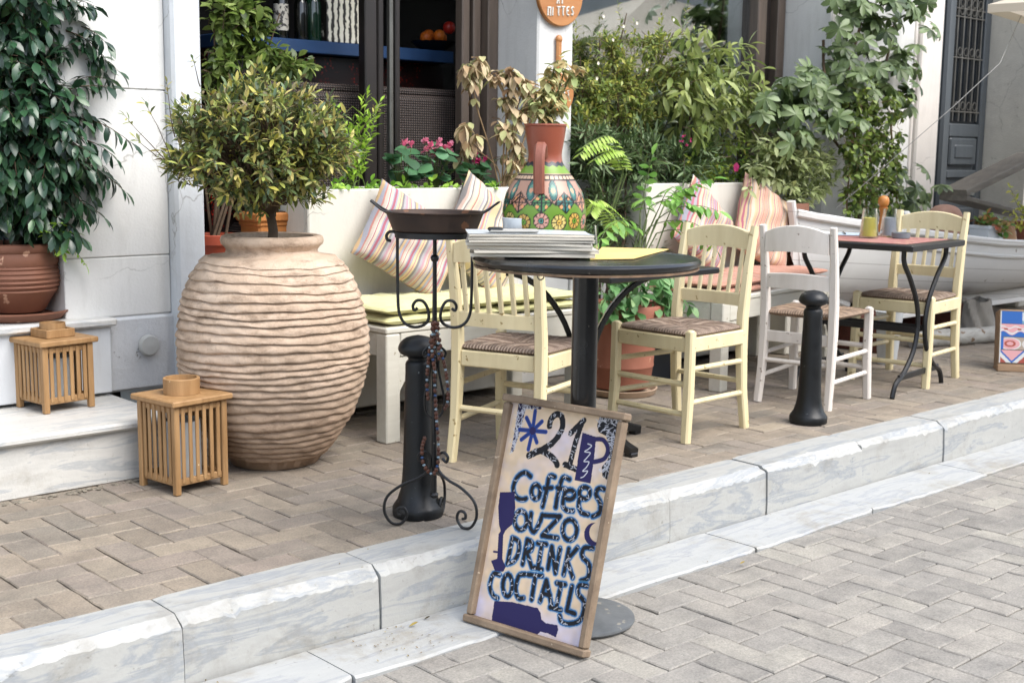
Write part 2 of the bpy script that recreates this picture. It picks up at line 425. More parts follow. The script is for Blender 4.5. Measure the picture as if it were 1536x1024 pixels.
# mortar rubble along the foot of the step
g = MB()
for i in range(150):
    x = R.uniform(.9, 2.05); r = R.uniform(.003, .011)*(1.3-.4*(x-.9)); g.ball((x, 4.075-abs(R.gauss(0, .018)), R.uniform(-.003, .004)), r, 6, 4, (1.3, 1, .6))
tag(g.build('mortar_rubble', mat('rubble', '#8b8375', '#5b554b', .95, 30)), 'grey crumbled mortar along the foot of the marble step', 'rubble', kind='stuff')

# ------------------------------------------------------------------ marble step under the lantern
t = thing('marble_step', 'low grey marble doorstep under the slatted lantern at the left wall', 'step', (1, 4.3, 0))
o = (1, 4.3, 0)
s = MB(); s.box((.53, 4.36, .092), (3.06, .52, .184), .004); s.build('riser', M_step, t, off=o)
s = MB(); s.box((.54, 4.345, .198), (3.1, .55, .028), .008); s.build('tread', M_step, t, off=o)

# ------------------------------------------------------------------ cafe building
def plaster(name, c1, c2, stain=None, cut=.62, bump=.25):
    m = NT(name); v = m.coord(); f = m.noise(v, 2.5, 6, .6)
    col = m.ramp(f, [(.3, hx(c2)), (.7, hx(c1))])
    if stain:
        d = m.noise(v, 16, 6, .75); col = m.mix(m.ramp(d, [(cut, (0, 0, 0, 1)), (cut+.06, (.8, .8, .8, 1))]), col, hx(stain))
    d = m.noise(m.coord((3, 3, .5)), 6, 5, .7); col = m.mix(m.ramp(d, [(.5, (0, 0, 0, 1)), (.8, (.25, .25, .25, 1))]), col, hx('#8f8c84'))
    vo = m.new('ShaderNodeTexVoronoi', feature='DISTANCE_TO_EDGE'); vo.inputs['Scale'].default_value = 1.9; wv = m.new('ShaderNodeVectorMath', operation='ADD'); nn = m.new('ShaderNodeTexNoise'); nn.inputs['Scale'].default_value = 7; nn.inputs['Detail'].default_value = 6
    m.link(v, nn.inputs['Vector']); sc = m.new('ShaderNodeVectorMath', operation='SCALE'); sc.inputs['Scale'].default_value = .16; m.link(nn.outputs['Color'], sc.inputs[0]); m.link(v, wv.inputs[0]); m.link(sc.outputs[0], wv.inputs[1]); m.link(wv.outputs[0], vo.inputs['Vector'])
    ck = m.math('MULTIPLY', m.ramp(vo.outputs['Distance'], [(.0, (1, 1, 1, 1)), (.006, (0, 0, 0, 1))]), m.ramp(m.noise(v, 1.3, 3), [(.5, (0, 0, 0, 1)), (.6, (.6, .6, .6, 1))])); col = m.mix(ck, col, hx('#6f6b64'))
    m.base(col); m.b.inputs['Roughness'].default_value = .8
    m.bump(m.math('ADD', m.noise(v, 90, 4), m.math('MULTIPLY', m.noise(v, 12, 4), 2)), bump, .004); return m.m
M_white = plaster('white_plaster', '#d4d3cf', '#cccbc8')
M_bluew = plaster('bluish_plaster', '#c8cbcd', '#bfc2c5')
M_plinth = plaster('plinth_plaster', '#c3c4c5', '#b6b8ba', '#6d6a64', .6, .6)
M_brown = mat('brown_frame_paint', '#5d5148', '#4a4038', .5, 5, bump=.15, bscale=90, stretch=(6, 6, .6))
M_dark = mat('dark_frame', '#241d19', '#1a1512', .45, 5)
M_steel = mat('steel_strip', '#77756f', '#5f5d58', .35, 8, metallic=.6)
bo = (3, 4.8, 0)
B = thing('cafe_building', 'white cafe front with brown framed windows behind the planters', 'building', bo)
BW = lambda mb, n, m: mb.build(n, m, B, off=bo)
x0, x1, FY = 1.93, 2.36, 4.62
w = MB()
for a, b in ((.508, .735), (.739, 1.371), (1.375, 2.1), (2.104, 3.0), (3.004, 4.6)): w.box(((x0+x1)/2, FY+.25, (a+b)/2), (x1-x0, .5, b-a), .003)
w.box(((x0+x1)/2, FY+.258, 2.4), (x1-x0-.01, .5, 4.3)); BW(w, 'wall', M_white)
w = MB(); w.box(((x0+x1)/2+.02, FY+.24, .358), (x1-x0+.04, .508, .29), .01); BW(w, 'plinth', M_plinth)
w = MB(); w.box((2.425, FY+.22, 2.3), (.126, .56, 4.6), .012); BW(w, 'pilaster', M_bluew)
w = MB(); w.box((.7, 4.73, .36), (2.76, .33, .27), .004); BW(w, 'sill_block', M_bluew)
w = MB(); w.box((.7, 4.72, .498), (2.79, .37, .03), .007); BW(w, 'sill', M_step)
w = MB(); w.box((.6, 5.12, 2.5), (2.66, .04, 4)); BW(w, 'shutter', mat('dark_shutter', '#39424a', '#2b3238', .6, 4))
w = MB(); w.box((-2.6, FY+.25, 2.3), (3.9, .5, 4.6)); w.box((.66, FY+.25, 3.9), (2.53, .5, 1.4)); BW(w, 'wall', M_white)
PX0, PX1 = 4.372, 4.618
w = MB(); w.box(((PX0+PX1)/2, 4.835, 2.3), (PX1-PX0, .37, 4.6), .01); BW(w, 'pillar', M_white)
w = MB(); w.box((7.45, FY+.28, 2.3), (1.26, .56, 4.6), .01); BW(w, 'wall', M_white)
w = MB(); w.box((7.97, FY+.24, 2.3), (.28, .54, 4.6), .012); w.box((7.8, FY+.26, 2.3), (.03, .54, 4.6), .006); BW(w, 'pilaster', plaster('pinkish_plaster', '#d0cac3', '#c6bfb8'))
w = MB(); w.box((4.65, FY+.25, 3.7), (4.33, .46, 1.8)); BW(w, 'lintel', M_white)
w = MB()
for a, b in ((2.49, PX0), (PX1, 6.815)): w.box(((a+b)/2, 4.83, .3), (b-a, .38, .6))
BW(w, 'parapet', M_white)
def frame(spec, m, n='window_frame'):
    w = MB()
    for c, d in spec: w.box(c, d, .006)
    return BW(w, n, m)
frame([((4.335, 4.985, 1.75), (.07, .09, 2.3)), ((4.27, 5.03, 1.75), (.05, .08, 2.3)), ((4.205, 5.03, 1.75), (.05, .06, 2.3))], M_brown)
frame([((3.64, 5.06, 1.75), (.07, .06, 2.3)), ((3.72, 5.09, 1.75), (.035, .06, 2.3)), ((3.81, 5.07, 1.75), (.03, .05, 2.3)), ((2.56, 5.02, 1.75), (.08, .08, 2.3))], M_dark)
frame([((3.765, 5.05, 1.75), (.022, .035, 2.3))], M_steel, 'steel_strip')
frame([((4.655, 4.99, 1.75), (.07, .09, 2.3)), ((4.735, 5.02, 1.75), (.06, .07, 2.3)), ((6.58, 5.0, 1.75), (.09, .08, 2.3)), ((6.77, 5.0, 1.75), (.08, .09, 2.3)), ((5.7, 5.0, .63), (2.1, .07, .06))], M_brown)
frame([((6.675, 5.03, 1.75), (.1, .05, 2.3))], M_dark, 'frame_gap')
m = NT('window_glass'); gl = m.new('ShaderNodeBsdfGlossy'); gl.inputs['Roughness'].default_value = .03; gl.inputs['Color'].default_value = (.9, .93, .95, 1)
tr = m.new('ShaderNodeBsdfTransparent'); tr.inputs['Color'].default_value = (.75, .8, .8, 1); x = m.new('ShaderNodeMixShader'); x.inputs[0].default_value = .42
m.link(tr.outputs[0], x.inputs[1]); m.link(gl.outputs[0], x.inputs[2]); m.link(x.outputs[0], m.o.inputs['Surface'])
w = MB(); w.box((5.65, 5.03, 1.75), (1.78, .008, 2.2)); BW(w, 'window_pane', m.m)
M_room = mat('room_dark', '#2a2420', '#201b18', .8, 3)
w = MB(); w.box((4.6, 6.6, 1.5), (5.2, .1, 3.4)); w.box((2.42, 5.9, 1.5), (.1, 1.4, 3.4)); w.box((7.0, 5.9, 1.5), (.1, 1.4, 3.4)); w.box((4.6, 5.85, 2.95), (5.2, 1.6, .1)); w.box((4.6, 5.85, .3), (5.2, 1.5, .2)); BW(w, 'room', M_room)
# bar seen through the open window
M_blue = mat('blue_bar_paint', '#26456f', '#1f395c', .45, 4, bump=.1)
q0, q1 = W(380, 62, 5.4), W(690, 80, 5.4)
bar_ = thing('bar_counter', 'dark bar with a blue painted shelf inside the left window', 'bar counter', (3.7, 5.5, .4))
w = MB(); w.box((3.72, 5.52, 1.652), (1.42, .3, .062), .004); w.build('shelf', M_blue, bar_, off=(3.7, 5.5, .4))
m = NT('red_mosaic'); vo = m.new('ShaderNodeTexVoronoi'); vo.inputs['Scale'].default_value = 60; m.link(m.coord(), vo.inputs['Vector'])
n_ = m.noise(m.coord(), 5, 3); kk = m.math('MULTIPLY', m.ramp(vo.outputs['Distance'], [(.0, (1, 1, 1, 1)), (.45, (0, 0, 0, 1))]), m.ramp(n_, [(.5, (0, 0, 0, 1)), (.6, (1, 1, 1, 1))]))
m.base(m.mix(kk, hx('#170b0a'), hx('#c02a18'))); m.b.inputs['Roughness'].default_value = .3
w = MB(); w.box((3.72, 5.56, 1.02), (1.42, .2, 1.19)); w.build('front_panel', m.m, bar_, off=(3.7, 5.5, .4))
def bottle(px, py, r, h, m, label, lab=None, capm=None):
    p = W(px, py, 5.46); t = thing('bottle', label, 'bottle', (p.x, p.y, 1.683))
    b = MB(); b.lathe([(r*.9, 0), (r, .008), (r, h*.62), (r*.8, h*.7), (r*.35, h*.8), (r*.33, h*.95), (r*.36, h)], 20); b.build('glass_body', m, t)
    if lab: b = MB(); b.lathe([(r*1.015, h*.14), (r*1.015, h*.56)], 20, cap=False); b.build('paper_label', lab, t)
M_gls = mat('dark_bottle_glass', '#12140f', '#0c0d0b', .08, 4, spec=.8); M_ggl = mat('green_bottle_glass', '#143322', '#0d2217', .06, 4, spec=.8)
M_lab = mat('bottle_label', '#b9b5aa', '#3c3a38', .6, 40, 2, lo=.45, hi=.5)
bottle(422, 60, .036, .3, M_gls, 'black bottle with a grey and white label on the blue shelf', M_lab)
bottle(452, 60, .034, .28, M_gls, 'plain black bottle between the labelled bottle and the green one')
bottle(470, 60, .04, .3, M_ggl, 'dark green bottle standing beside the silver tin')
bottle(556-16, 60, .03, .31, M_gls, 'slim black bottle at the right of the silver tin')
p = W(510, 62, 5.45); t = thing('tin_box', 'silver and black striped tin on the blue bar shelf', 'tin', (p.x, p.y, 1.683))
m = NT('tin_stripes'); wv = m.new('ShaderNodeTexWave'); wv.inputs['Scale'].default_value = 9; wv.inputs['Distortion'].default_value = 2.5; wv.inputs['Detail Scale'].default_value = 6; m.link(m.coord((1, 1, .6)), wv.inputs['Vector'])
m.base(m.ramp(wv.outputs['Fac'], [(.25, hx('#262420')), (.4, hx('#c9c4b2')), (.8, hx('#e0dccb'))])); m.b.inputs['Roughness'].default_value = .4
b = MB(); b.box((0, 0, .13), (.205, .08, .26), .006); b.build('tin_body', m.m, t); b = MB(); b.lathe([(.04, .26), (.042, .27), (.042, .28), (.0, .28)], 16); b.build('lid', M_steel, t)
p = W(650, 55, 5.5); t = thing('fruit_bowl', 'black bowl of fruit on the bar behind the window post', 'fruit bowl', (p.x, p.y, 1.683))
b = MB(); b.lathe([(.05, 0), (.06, .005), (.12, .05), (.125, .055), (.11, .05), (.05, .012), (0, .01)], 28); b.build('bowl', M_gls, t)
M_or = mat('orange_peel', '#d9741e', '#b9551a', .5, 20, bump=.2); M_rd = mat('red_apple', '#a51f1c', '#c0392b', .35, 8)
for x, y, z, mm in ((-.05, 0, .075, M_or), (.01, -.04, .085, M_or), (.06, .01, .08, M_or), (.0, .04, .09, M_or), (.085, -.03, .135, M_rd)):
    b = MB(); b.ball((x, y, z), .034, 14, 10); b.build('fruit', mm, t)
# wicker sofa back
m = NT('dark_wicker'); v = m.coord(); wa = m.new('ShaderNodeTexWave', bands_direction='Z'); wa.inputs['Scale'].default_value = 26; wa.inputs['Distortion'].default_value = 0; m.link(v, wa.inputs['Vector'])
wb = m.new('ShaderNodeTexWave', bands_direction='X'); wb.inputs['Scale'].default_value = 22; m.link(v, wb.inputs['Vector'])
h = m.math('MULTIPLY', wa.outputs['Fac'], wb.outputs['Fac']); m.base(m.ramp(h, [(.1, hx('#1a1413')), (.6, hx('#54463f')), (1, hx('#7d6e66'))])); m.b.inputs['Roughness'].default_value = .5; m.bump(h, .8, .01)
t = thing('wicker_sofa', 'dark brown wicker sofa back showing inside the open window', 'sofa', (3.75, 5.25, .42)); o = (3.75, 5.25, .42)
b = MB(); b.box((3.70, 5.2, 1.02), (1.2, .08, .84), .03); b.build('backrest', m.m, t, off=o)
b = MB(); b.tube([(3.09, 5.2, 1.45), (4.31, 5.2, 1.45)], .022, 10); b.build('top_roll', m.m, t, off=o)
b = MB(); b.box((3.7, 5.42, .62), (1.2, .3, .36), .03); b.build('seat', m.m, t, off=o)
# round cap on the wall
p = W(221, 517, 4.6); t = MB(); t.lathe([(.041, 0), (.043, .01), (.036, .022), (0, .026)], 24)
c = t.build('vent_cap', plaster('cap_plaster', '#b4b4b0', '#a5a5a1', '#77736c', .62), B); c.location = (p.x-bo[0], p.y-bo[1]-.005, p.z); c.rotation_euler = (pi/2, 0, 0)

# ------------------------------------------------------------------ neighbouring house with double door
no = (9, 4.9, 0)
N = thing('neighbour_house', 'old stone house with a panelled blue grey double door at right', 'house', no)
M_stone = plaster('old_stone', '#c6c2b6', '#aeaaa0', '#847f74', .62, .6)
w = MB(); w.box((9.68, 4.87, 2.3), (.34, .5, 4.6), .015); w.build('stone_jamb', M_stone, N, off=no)
w = MB(); w.box((12.37, 4.9, 2.3), (5, .45, 4.6)); w.box((8.9, 4.9, 3.9), (1.6, .45, 1.4)); w.build('wall', plaster('cream_plaster', '#c0b9a8', '#b0a998'), N, off=no)
M_door = mat('door_paint', '#474c50', '#3b4044', .4, 4, bump=.15, bscale=50, stretch=(4, 4, .5), spec=.5)
dy = 5.0
def door_leaf(a, b):
    w = MB(); W_ = b-a
    w.box(((a+b)/2, dy+.03, 1.5), (W_-.006, .04, 3.0))
    for x in (a+.05, b-.05): w.box((x, dy, 1.5), (.09, .05, 3.0), .008)
    for z, h_ in ((.1, .2), (.72, .1), (1.03, .06), (1.36, .1), (2.95, .1)): w.box(((a+b)/2, dy+.002, z), (W_-.19, .05, h_), .008)
    for z, h_ in ((.46, .42), (1.2, .26)):
        w.box(((a+b)/2, dy-.002, z), (W_-.24, .05, h_-.05), .012); w.box(((a+b)/2, dy-.012, z), (W_-.34, .05, h_-.13), .03)
    o = w.build('door', M_door, N, off=no)
    g_ = MB(); g_.box(((a+b)/2, dy+.006, 2.15), (W_-.2, .01, 1.46)); g_.build('glass', mat('door_glass', '#11161c', '#0b0f14', .1), o, off=no)
    g_ = MB()
    for i in range(5):
        x = a+.14+(W_-.28)*i/4; g_.tube([(x, dy-.015, 1.43), (x, dy-.015, 2.88)], .007, 6)
    for z in (1.5, 1.9, 2.2, 2.26, 2.5, 2.62):
        g_.tube([(a+.1, dy-.015, z), (b-.1, dy-.015, z)], .006, 6)
        for i in range(4):
            x = a+.14+(W_-.28)*(i+.5)/4; g_.tube([(x+.03*cos(q), dy-.02, z+.045+.03*sin(q)) for q in np.linspace(0, 2*pi, 10)], .004, 5)
    g_.build('iron_grille', M_steel, o, off=no)
    return o
door_leaf(8.1, 8.8); door_leaf(8.86, 9.5)
w = MB(); w.box((8.83, dy-.02, 1.5), (.07, .07, 3.0), .02); w.build('astragal', M_door, N, off=no)
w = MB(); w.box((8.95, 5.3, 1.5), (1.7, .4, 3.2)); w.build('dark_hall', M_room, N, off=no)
# ------------------------------------------------------------------ benches, planters, cushions
M_bench = mat('bench_white_paint', '#cfccc0', '#c5c1b4', .45, 7, bump=.12, bscale=60, stretch=(.6, 6, 6), spots='#a29a86', spot_scale=35, spot_cut=.72)
M_planter = plaster('planter_white', '#cfcbc0', '#c7c3b8', '#a9a396', .68, .15)
M_soil = mat('soil', '#2c2119', '#1c1510', .95, 40, bump=.8, bscale=60)
def planter(name, label, x0, x1, y0, y1, h, name2='planter_box'):
    o = ((x0+x1)/2, (y0+y1)/2, 0); t = thing(name2, label, 'planter', o); b = MB(); k = .03
    b.box((o[0], y0+k/2, h/2+.02), (x1-x0, k, h-.04), .006); b.box((o[0], y1-k/2, h/2+.02), (x1-x0, k, h-.04), .006)
    for x in (x0+k/2, x1-k/2): b.box((x, o[1], h/2+.02), (k-.002, y1-y0-2*k, h-.042), .004)
    b.build('box', M_planter, t, off=o)
    b = MB(); b.grid(lambda u, v: (x0+k+(x1-x0-2*k)*u, y0+k+(y1-y0-2*k)*v, h-.05+.012*sin(u*40)*sin(v*9)), 30, 6); b.build('soil', M_soil, t, off=o)
planter('planter', 'long white planter box holding the cyclamens, behind the green bench cushions', 2.91, 4.1, 4.47, 4.8, .99)
planter('planter', 'white planter box with the sage, behind the salmon bench cushions', 5.0, 6.16, 4.47, 4.8, 1.0)
def bench(label, L, Dp, loc, rz, legs=(0, 1)):
    t = thing('bench', label, 'bench', loc, rz); H = .465
    b = MB(); b.box((L/2, Dp/2, H-.012), (L, Dp, .024), .005); b.build('seat', M_bench, t)
    b = MB(); b.box((L/2, .016, H-.072), (L-.15, .024, .094), .004); b.box((L/2, Dp-.02, H-.072), (L-.15, .024, .094), .004)
    for x in (.02, L-.02): b.box((x, Dp/2, H-.072), (.024, Dp-.15, .094), .004)
    b.build('apron', M_bench, t)
    for x in (.036, L-.036):
        for y in (.036, Dp-.036):
            b = MB(); b.box((x, y, (H-.026)/2), (.07, .07, H-.026), .005); b.build('leg', M_bench, t)
    for x, s in ((.071, 1), (L-.071, -1)):
        b = MB(); b.prism([(x, H-.122), (x+s*.09, H-.122), (x, H-.26)] if s > 0 else [(x, H-.122), (x, H-.26), (x+s*.09, H-.122)], -.012, .012, Matrix.Translation((0, .02, 0)) @ Matrix.Rotation(pi/2, 4, 'X'))
        b.build('corner_brace', M_bench, t)
    return t
bench('white wooden bench with pale green cushions beside the big clay jar', 1.12, .49, (2.935, 3.965, 0), 0)
bench('white wooden bench with salmon cushions between two chairs', 1.22, .5, (4.86, 3.83, 0), radians(8.5))
def pad(label, w, d, h, mt, loc, rz=0, layers=2, tuft=(4, 3), nm='seat_cushion', grp=None):
    t = thing(nm, label, 'cushion', loc, rz, grp)
    for k in range(layers):
        hh = h/layers; b = MB(); nx, ny = 46, 36; ph = R.random()*6
        def top(u, v, sgn):
            x, y = (u-.5)*2, (v-.5)*2
            e = max(0, 1-abs(x)**7)**.5*max(0, 1-abs(y)**7)**.5
            tf = 0
            for i in range(tuft[0]):
                for j in range(tuft[1]):
                    tx, ty = -1+2*(i+.5)/tuft[0], -1+2*(j+.5)/tuft[1]; tf += math.exp(-((x-tx)*w*14)**2-((y-ty)*d*14)**2)
            n = .006*sin(x*7+ph)*sin(y*6+ph)+.004*sin(x*19+ph*2)
            z = hh/2+sgn*((hh/2)*e*(1-.35*tf*(sgn > 0))+n*e*.6)
            pin = 1+.012*(1-e)*sin(u*60)*.5
            return (x*w/2*(1+.02*(e))*pin, y*d/2*(1+.02*e)*pin, k*hh*.93+z)
        b.grid(lambda u, v: top(u, v, 1), nx, ny); b.grid(lambda u, v: top(1-u, v, -1), nx, ny)
        b.build('cushion_pad', mt, t, smooth=80)
    return t
def clothmat(name, c1, c2, ws=420):
    m = NT(name); v = m.coord(); f = m.noise(v, 9, 5, .6); m.base(m.ramp(f, [(.3, hx(c2)), (.7, hx(c1))])); m.b.inputs['Roughness'].default_value = .9; m.b.inputs['Specular IOR Level'].default_value = .2
    m.b.inputs['Sheen Weight'].default_value = .3
    m.bump(m.math('ADD', m.noise(v, ws, 3, .6), m.math('MULTIPLY', m.noise(v, 22, 5), 2.5)), .5, .004); return m.m
M_lime = clothmat('lime_cotton', '#d2cf9c', '#c4c086'); M_salm = clothmat('salmon_cotton', '#bd8a74', '#a87762')
pad('pale green tufted cushion at the jar end of the white bench', .6, .44, .088, M_lime, (3.245, 4.2, .465), .01)
pad('pale green tufted cushion at the table end of the white bench', .48, .44, .085, M_lime, (3.795, 4.2, .465), -.02)
pad('salmon cushion on the chair end of the second white bench', .58, .44, .08, M_salm, (5.13, 4.12, .465), radians(8.5))
pad('salmon cushion by the white boat end of the second bench', .58, .44, .08, M_salm, (5.73, 4.21, .465), radians(8.5))

def stripemat(name, seed, cols, freq=1.0, rot=0):
    m = NT(name); tc = m.new('ShaderNodeTexCoord'); mp = m.new('ShaderNodeMapping'); mp.inputs['Rotation'].default_value = (0, 0, rot); m.link(tc.outputs['Object'], mp.inputs['Vector'])
    sx = m.new('ShaderNodeSeparateXYZ'); m.link(mp.outputs['Vector'], sx.inputs[0])
    wob = m.math('MULTIPLY', m.math('SUBTRACT', m.noise(mp.outputs['Vector'], 5, 2), .5), .018)
    t = m.math('FRACT', m.math('MULTIPLY', m.math('ADD', m.math('ADD', sx.outputs[1], wob), 1.0), 6.0*freq))
    rr = random.Random(seed); n = 24; st = []
    p = 0
    for i in range(n): st.append((p, hx(rr.choice(cols)))); p += rr.choice([.02, .03, .045, .06]); 
    k = p; st = [(min(.999, a/k), c) for a, c in st]
    col = m.ramp(t, st, 'CONSTANT'); f = m.noise(m.coord(), 300, 2); col = m.mix(.25, col, m.ramp(f, [(.3, (.3, .3, .3, 1)), (.7, (.7, .7, .7, 1))]), 'OVERLAY')
    m.base(col); m.b.inputs['Roughness'].default_value = .9; m.b.inputs['Specular IOR Level'].default_value = .15
    m.bump(m.noise(m.coord(), 350, 3), .4, .003); return m.m
SC = ['#b89f92', '#ab6a78', '#c4b08c', '#96969e', '#b07a70', '#c2b4a2', '#7a7674', '#ab8890', '#b89c78', '#c6bcae', '#9c5f6c', '#9c989a', '#c9b79c', '#b4a99c']
def pillow(label, c, side, th, ang, lean, mt, yaw=0, w=None):
    t = thing('pillow', label, 'pillow', c, yaw, 'striped pillows on the benches'); b = MB(); N = 34; ph = R.random()*6; w = w or side
    def f(u, v, sg):
        x, y = (u-.5)*2, (v-.5)*2
        e = (max(0, 1-abs(x)**3.2)*max(0, 1-abs(y)**3.2))**.5
        px = 1-.09*(1-abs(x)**3)*0-.10*(1-y*y)*abs(x)**3*0
        X = x*w/2*(1-.07*(1-y*y)*x*x); Y = y*side/2*(1-.07*(1-x*x)*y*y)
        wr = .006*sin(x*9+ph+y*4)*e+.005*sin(y*13+x*5+ph)*(1-e)*e*3
        return (X, Y, sg*th/2*e+wr)
    Mx = Matrix.Rotation(pi/2-lean, 4, 'X') @ Matrix.Rotation(ang, 4, 'Z')
    b.grid(lambda u, v: f(u, v, 1), N, N); b.grid(lambda u, v: f(1-u, v, -1), N, N)
    o = b.build('pillow_cover', mt, t, smooth=80); o.matrix_local = Mx
    return t
pillow('large striped pillow leaning in the corner of the green cushioned bench', (3.335, 4.335, .765), .46, .15, radians(58), radians(14), stripemat('striped_cloth_large', 3, SC), -.12, .37)
pillow('striped pillow behind the pan stand and the yellow chair back', (3.78, 4.36, .77), .44, .14, radians(52), radians(12), stripemat('striped_cloth_second', 5, SC, .9), .05)
pillow('small striped pillow at the fern end of the salmon bench', (5.34, 4.36, .76), .42, .13, radians(50), radians(12), stripemat('striped_cloth_small', 9, SC, 1.1), .1)
pillow('pink striped pillow standing on a corner behind the white chair', (5.87, 4.36, .76), .46, .14, radians(64), radians(12), stripemat('striped_cloth_pink', 14, ['#b9808a', '#c2a088', '#b06a7a', '#a87a84', '#c8b08e', '#8d8488', '#b98478', '#cbb9a6'], 1.3), .0)

# ------------------------------------------------------------------ chairs
M_yel = mat('cream_yellow_paint', '#dccfa8', '#d0c198', .42, 5, bump=.15, bscale=40, stretch=(5, 5, .8), spots='#9a8558', spot_scale=42, spot_cut=.68)
M_pnk = mat('pinkish_white_paint', '#d8d1c9', '#ccc4bb', .45, 5, bump=.15, bscale=40, stretch=(5, 5, .8), spots='#94867a', spot_scale=42, spot_cut=.68)
def rushmat(name, c1, c2, c3):
    m = NT(name); tc = m.new('ShaderNodeTexCoord'); sx = m.new('ShaderNodeSeparateXYZ'); m.link(tc.outputs['Object'], sx.inputs[0])
    ax, ay = m.math('ABSOLUTE', sx.outputs[0]), m.math('ABSOLUTE', sx.outputs[1]); mn = m.math('MINIMUM', ax, ay)
    nz = m.noise(m.coord(), 14, 4); q = m.math('ADD', m.math('MULTIPLY', mn, 150), m.math('MULTIPLY', nz, 2.2)); w = m.math('PINGPONG', q, 1)
    n2 = m.noise(m.coord(), 30, 5, .7); f = m.math('ADD', m.math('MULTIPLY', w, .45), m.math('MULTIPLY', n2, .6))
    m.base(m.ramp(f, [(.25, hx(c3)), (.5, hx(c2)), (.8, hx(c1))])); m.b.inputs['Roughness'].default_value = .75; m.bump(w, .7, .006); return m.m
M_rush = rushmat('grey_rush', '#a08f80', '#7f6b5c', '#4a3c33'); M_rush2 = rushmat('straw_rush', '#a48c76', '#86705c', '#54443a')
def chair(label, loc, rz, paint, rush, slats, sc=1.0, leaning=1.0):
    t = thing('taverna_chair', label, 'chair', loc, rz, 'rush seated taverna chairs'); t.scale = (sc,)*3
    sw, bw = .198, .18
    for s in (-1, 1):
        b = MB(); b.path([(s*.203, .215, 0), (s*.198, .2, .2), (s*.198, .197, .46)], [.036, .04, .038], [.036, .04, .038], up=V((0, 1, 0)), b=.007); b.ball((s*.198, .197, .46), .018, 10, 6, (1, 1, .5)); b.build('leg', paint, t)
        b = MB(); b.path([(s*.185, -.225, 0), (s*.18, -.2, .18), (s*.178, -.19, .36), (s*.178, -.192, .5), (s*.18, -.215, .7), (s*.182, -.25, .875)], [.034, .036, .04, .04, .036, .03], [.038, .042, .046, .044, .036, .028], up=V((0, 1, 0)), b=.006); b.build('leg', paint, t)
    def rail(y0, z, bow, h, th=.018, n=9, topcurve=0):
        b = MB(); vs = []; fs = []
        for i in range(n+1):
            u = i/n*2-1; x = u*.163; y = y0-bow*(1-u*u); zt = z+h/2+topcurve*(1-u*u); zb = z-h/2+topcurve*.25*(1-u*u)
            vs += [(x, y-th/2, zb), (x, y+th/2, zb), (x, y+th/2, zt-.004), (x, y+th/2-.004, zt), (x, y-th/2+.004, zt), (x, y-th/2, zt-.004)]
        for i in range(n):
            for j in range(6): fs.append((i*6+j, i*6+(j+1) % 6, i*6+6+(j+1) % 6, i*6+6+j))
        fs += [tuple(range(6)), tuple(range(n*6+5, n*6-1, -1))]; b.add(vs, fs); return b
    if slats:
        rail(-.243, .81, .018, .075, .02, topcurve=.028).build('top_rail', paint, t)
        rail(-.202, .56, .014, .055, .02).build('lower_rail', paint, t)
        for i in range(6):
            u = -1+2*(i+.5)/6; x = u*.155; by = .016*(1-u*u)
            b = MB(); b.path([(x, -.205-by*.8, .58), (x, -.222-by, .68), (x, -.243-by, .79)], [.02, .019, .018], .012, up=V((0, 1, 0)), b=.003); b.build('slat', paint, t)
    else:
        rail(-.245, .795, .02, .1, .02, topcurve=.035).build('top_rail', paint, t)
        rail(-.21, .605, .016, .07, .02, topcurve=.008).build('lower_rail', paint, t)
    b = MB()                                       # seat rails
    b.box((0, .2, .405), (.358, .022, .062), .005)
    b.box((0, -.192, .405), (.318, .022, .062), .005)
    for s in (-1, 1): b.bar((s*.19, -.17, .405), (s*.198, .18, .405), .022, .062, .005)
    if slats: b.build('seat_frame', paint, t)
    b = MB()
    for s in (-1, 1):
        for z in ((.16, .3) if slats else (.13, .24)): b.tube([(s*.184, -.195, z), (s*.198, .195, z+.005)], .0115, 8)
    for z in ((.24, .115) if slats else (.27, .16)): b.tube([(-.19, .198, z), (.19, .198, z)], .0125, 8)
    b.tube([(-.175, -.195, .21), (.175, -.195, .21)], .0115, 8)
    if not slats: b.box((0, -.195, .33), (.33, .012, .055), .003)
    b.build('stretcher', paint, t)
    b = MB()
    def seat(u, v, sg):
        x, y = (u-.5)*2, (v-.5)*2; k = max(abs(x), abs(y)); e = (max(0, 1-abs(x)**6)*max(0, 1-abs(y)**6))**.5
        hwid = .178+.018*(y+1)/2
        corner = 1-.06*(abs(x)*abs(y))**6
        d = .006*(1-abs(abs(x)-abs(y)))*(1-k)
        z = .446+sg*(.021*e)-(.012*(1-k)**1.0 if sg > 0 else 0)-(d if sg > 0 else 0)+.0022*sin(min(abs(x), abs(y))*75)*e
        return (x*hwid*corner*(1.06 if slats else 1.12), y*.19*corner*1.05, z)
    b.grid(lambda u, v: seat(u, v, 1), 60, 60); b.grid(lambda u, v: seat(1-u, v, -1), 60, 20)
    b.build('seat', rush, t, smooth=60)
    return t
def place(c, label, loc, rz, sc):
    r = dup(c, (loc[0], loc[1], 0), rz, label); r.scale = (sc,)*3; return r
c1 = chair('cream yellow slat back chair with its back to the pan stand', (3.225, 3.495, 0), -1.22, M_yel, M_rush, True, .975)
place(c1, 'cream yellow slat back chair in front of the large terracotta pot', (4.085, 3.435), 1.615, .98)
place(c1, 'cream yellow slat back chair beyond the square table, nearest the boat', (5.955, 3.478), 1.70, .995)
chair('pinkish white ladder back chair behind the bollard', (5.078, 3.453, 0), -1.39, M_pnk, M_rush2, False, .955)

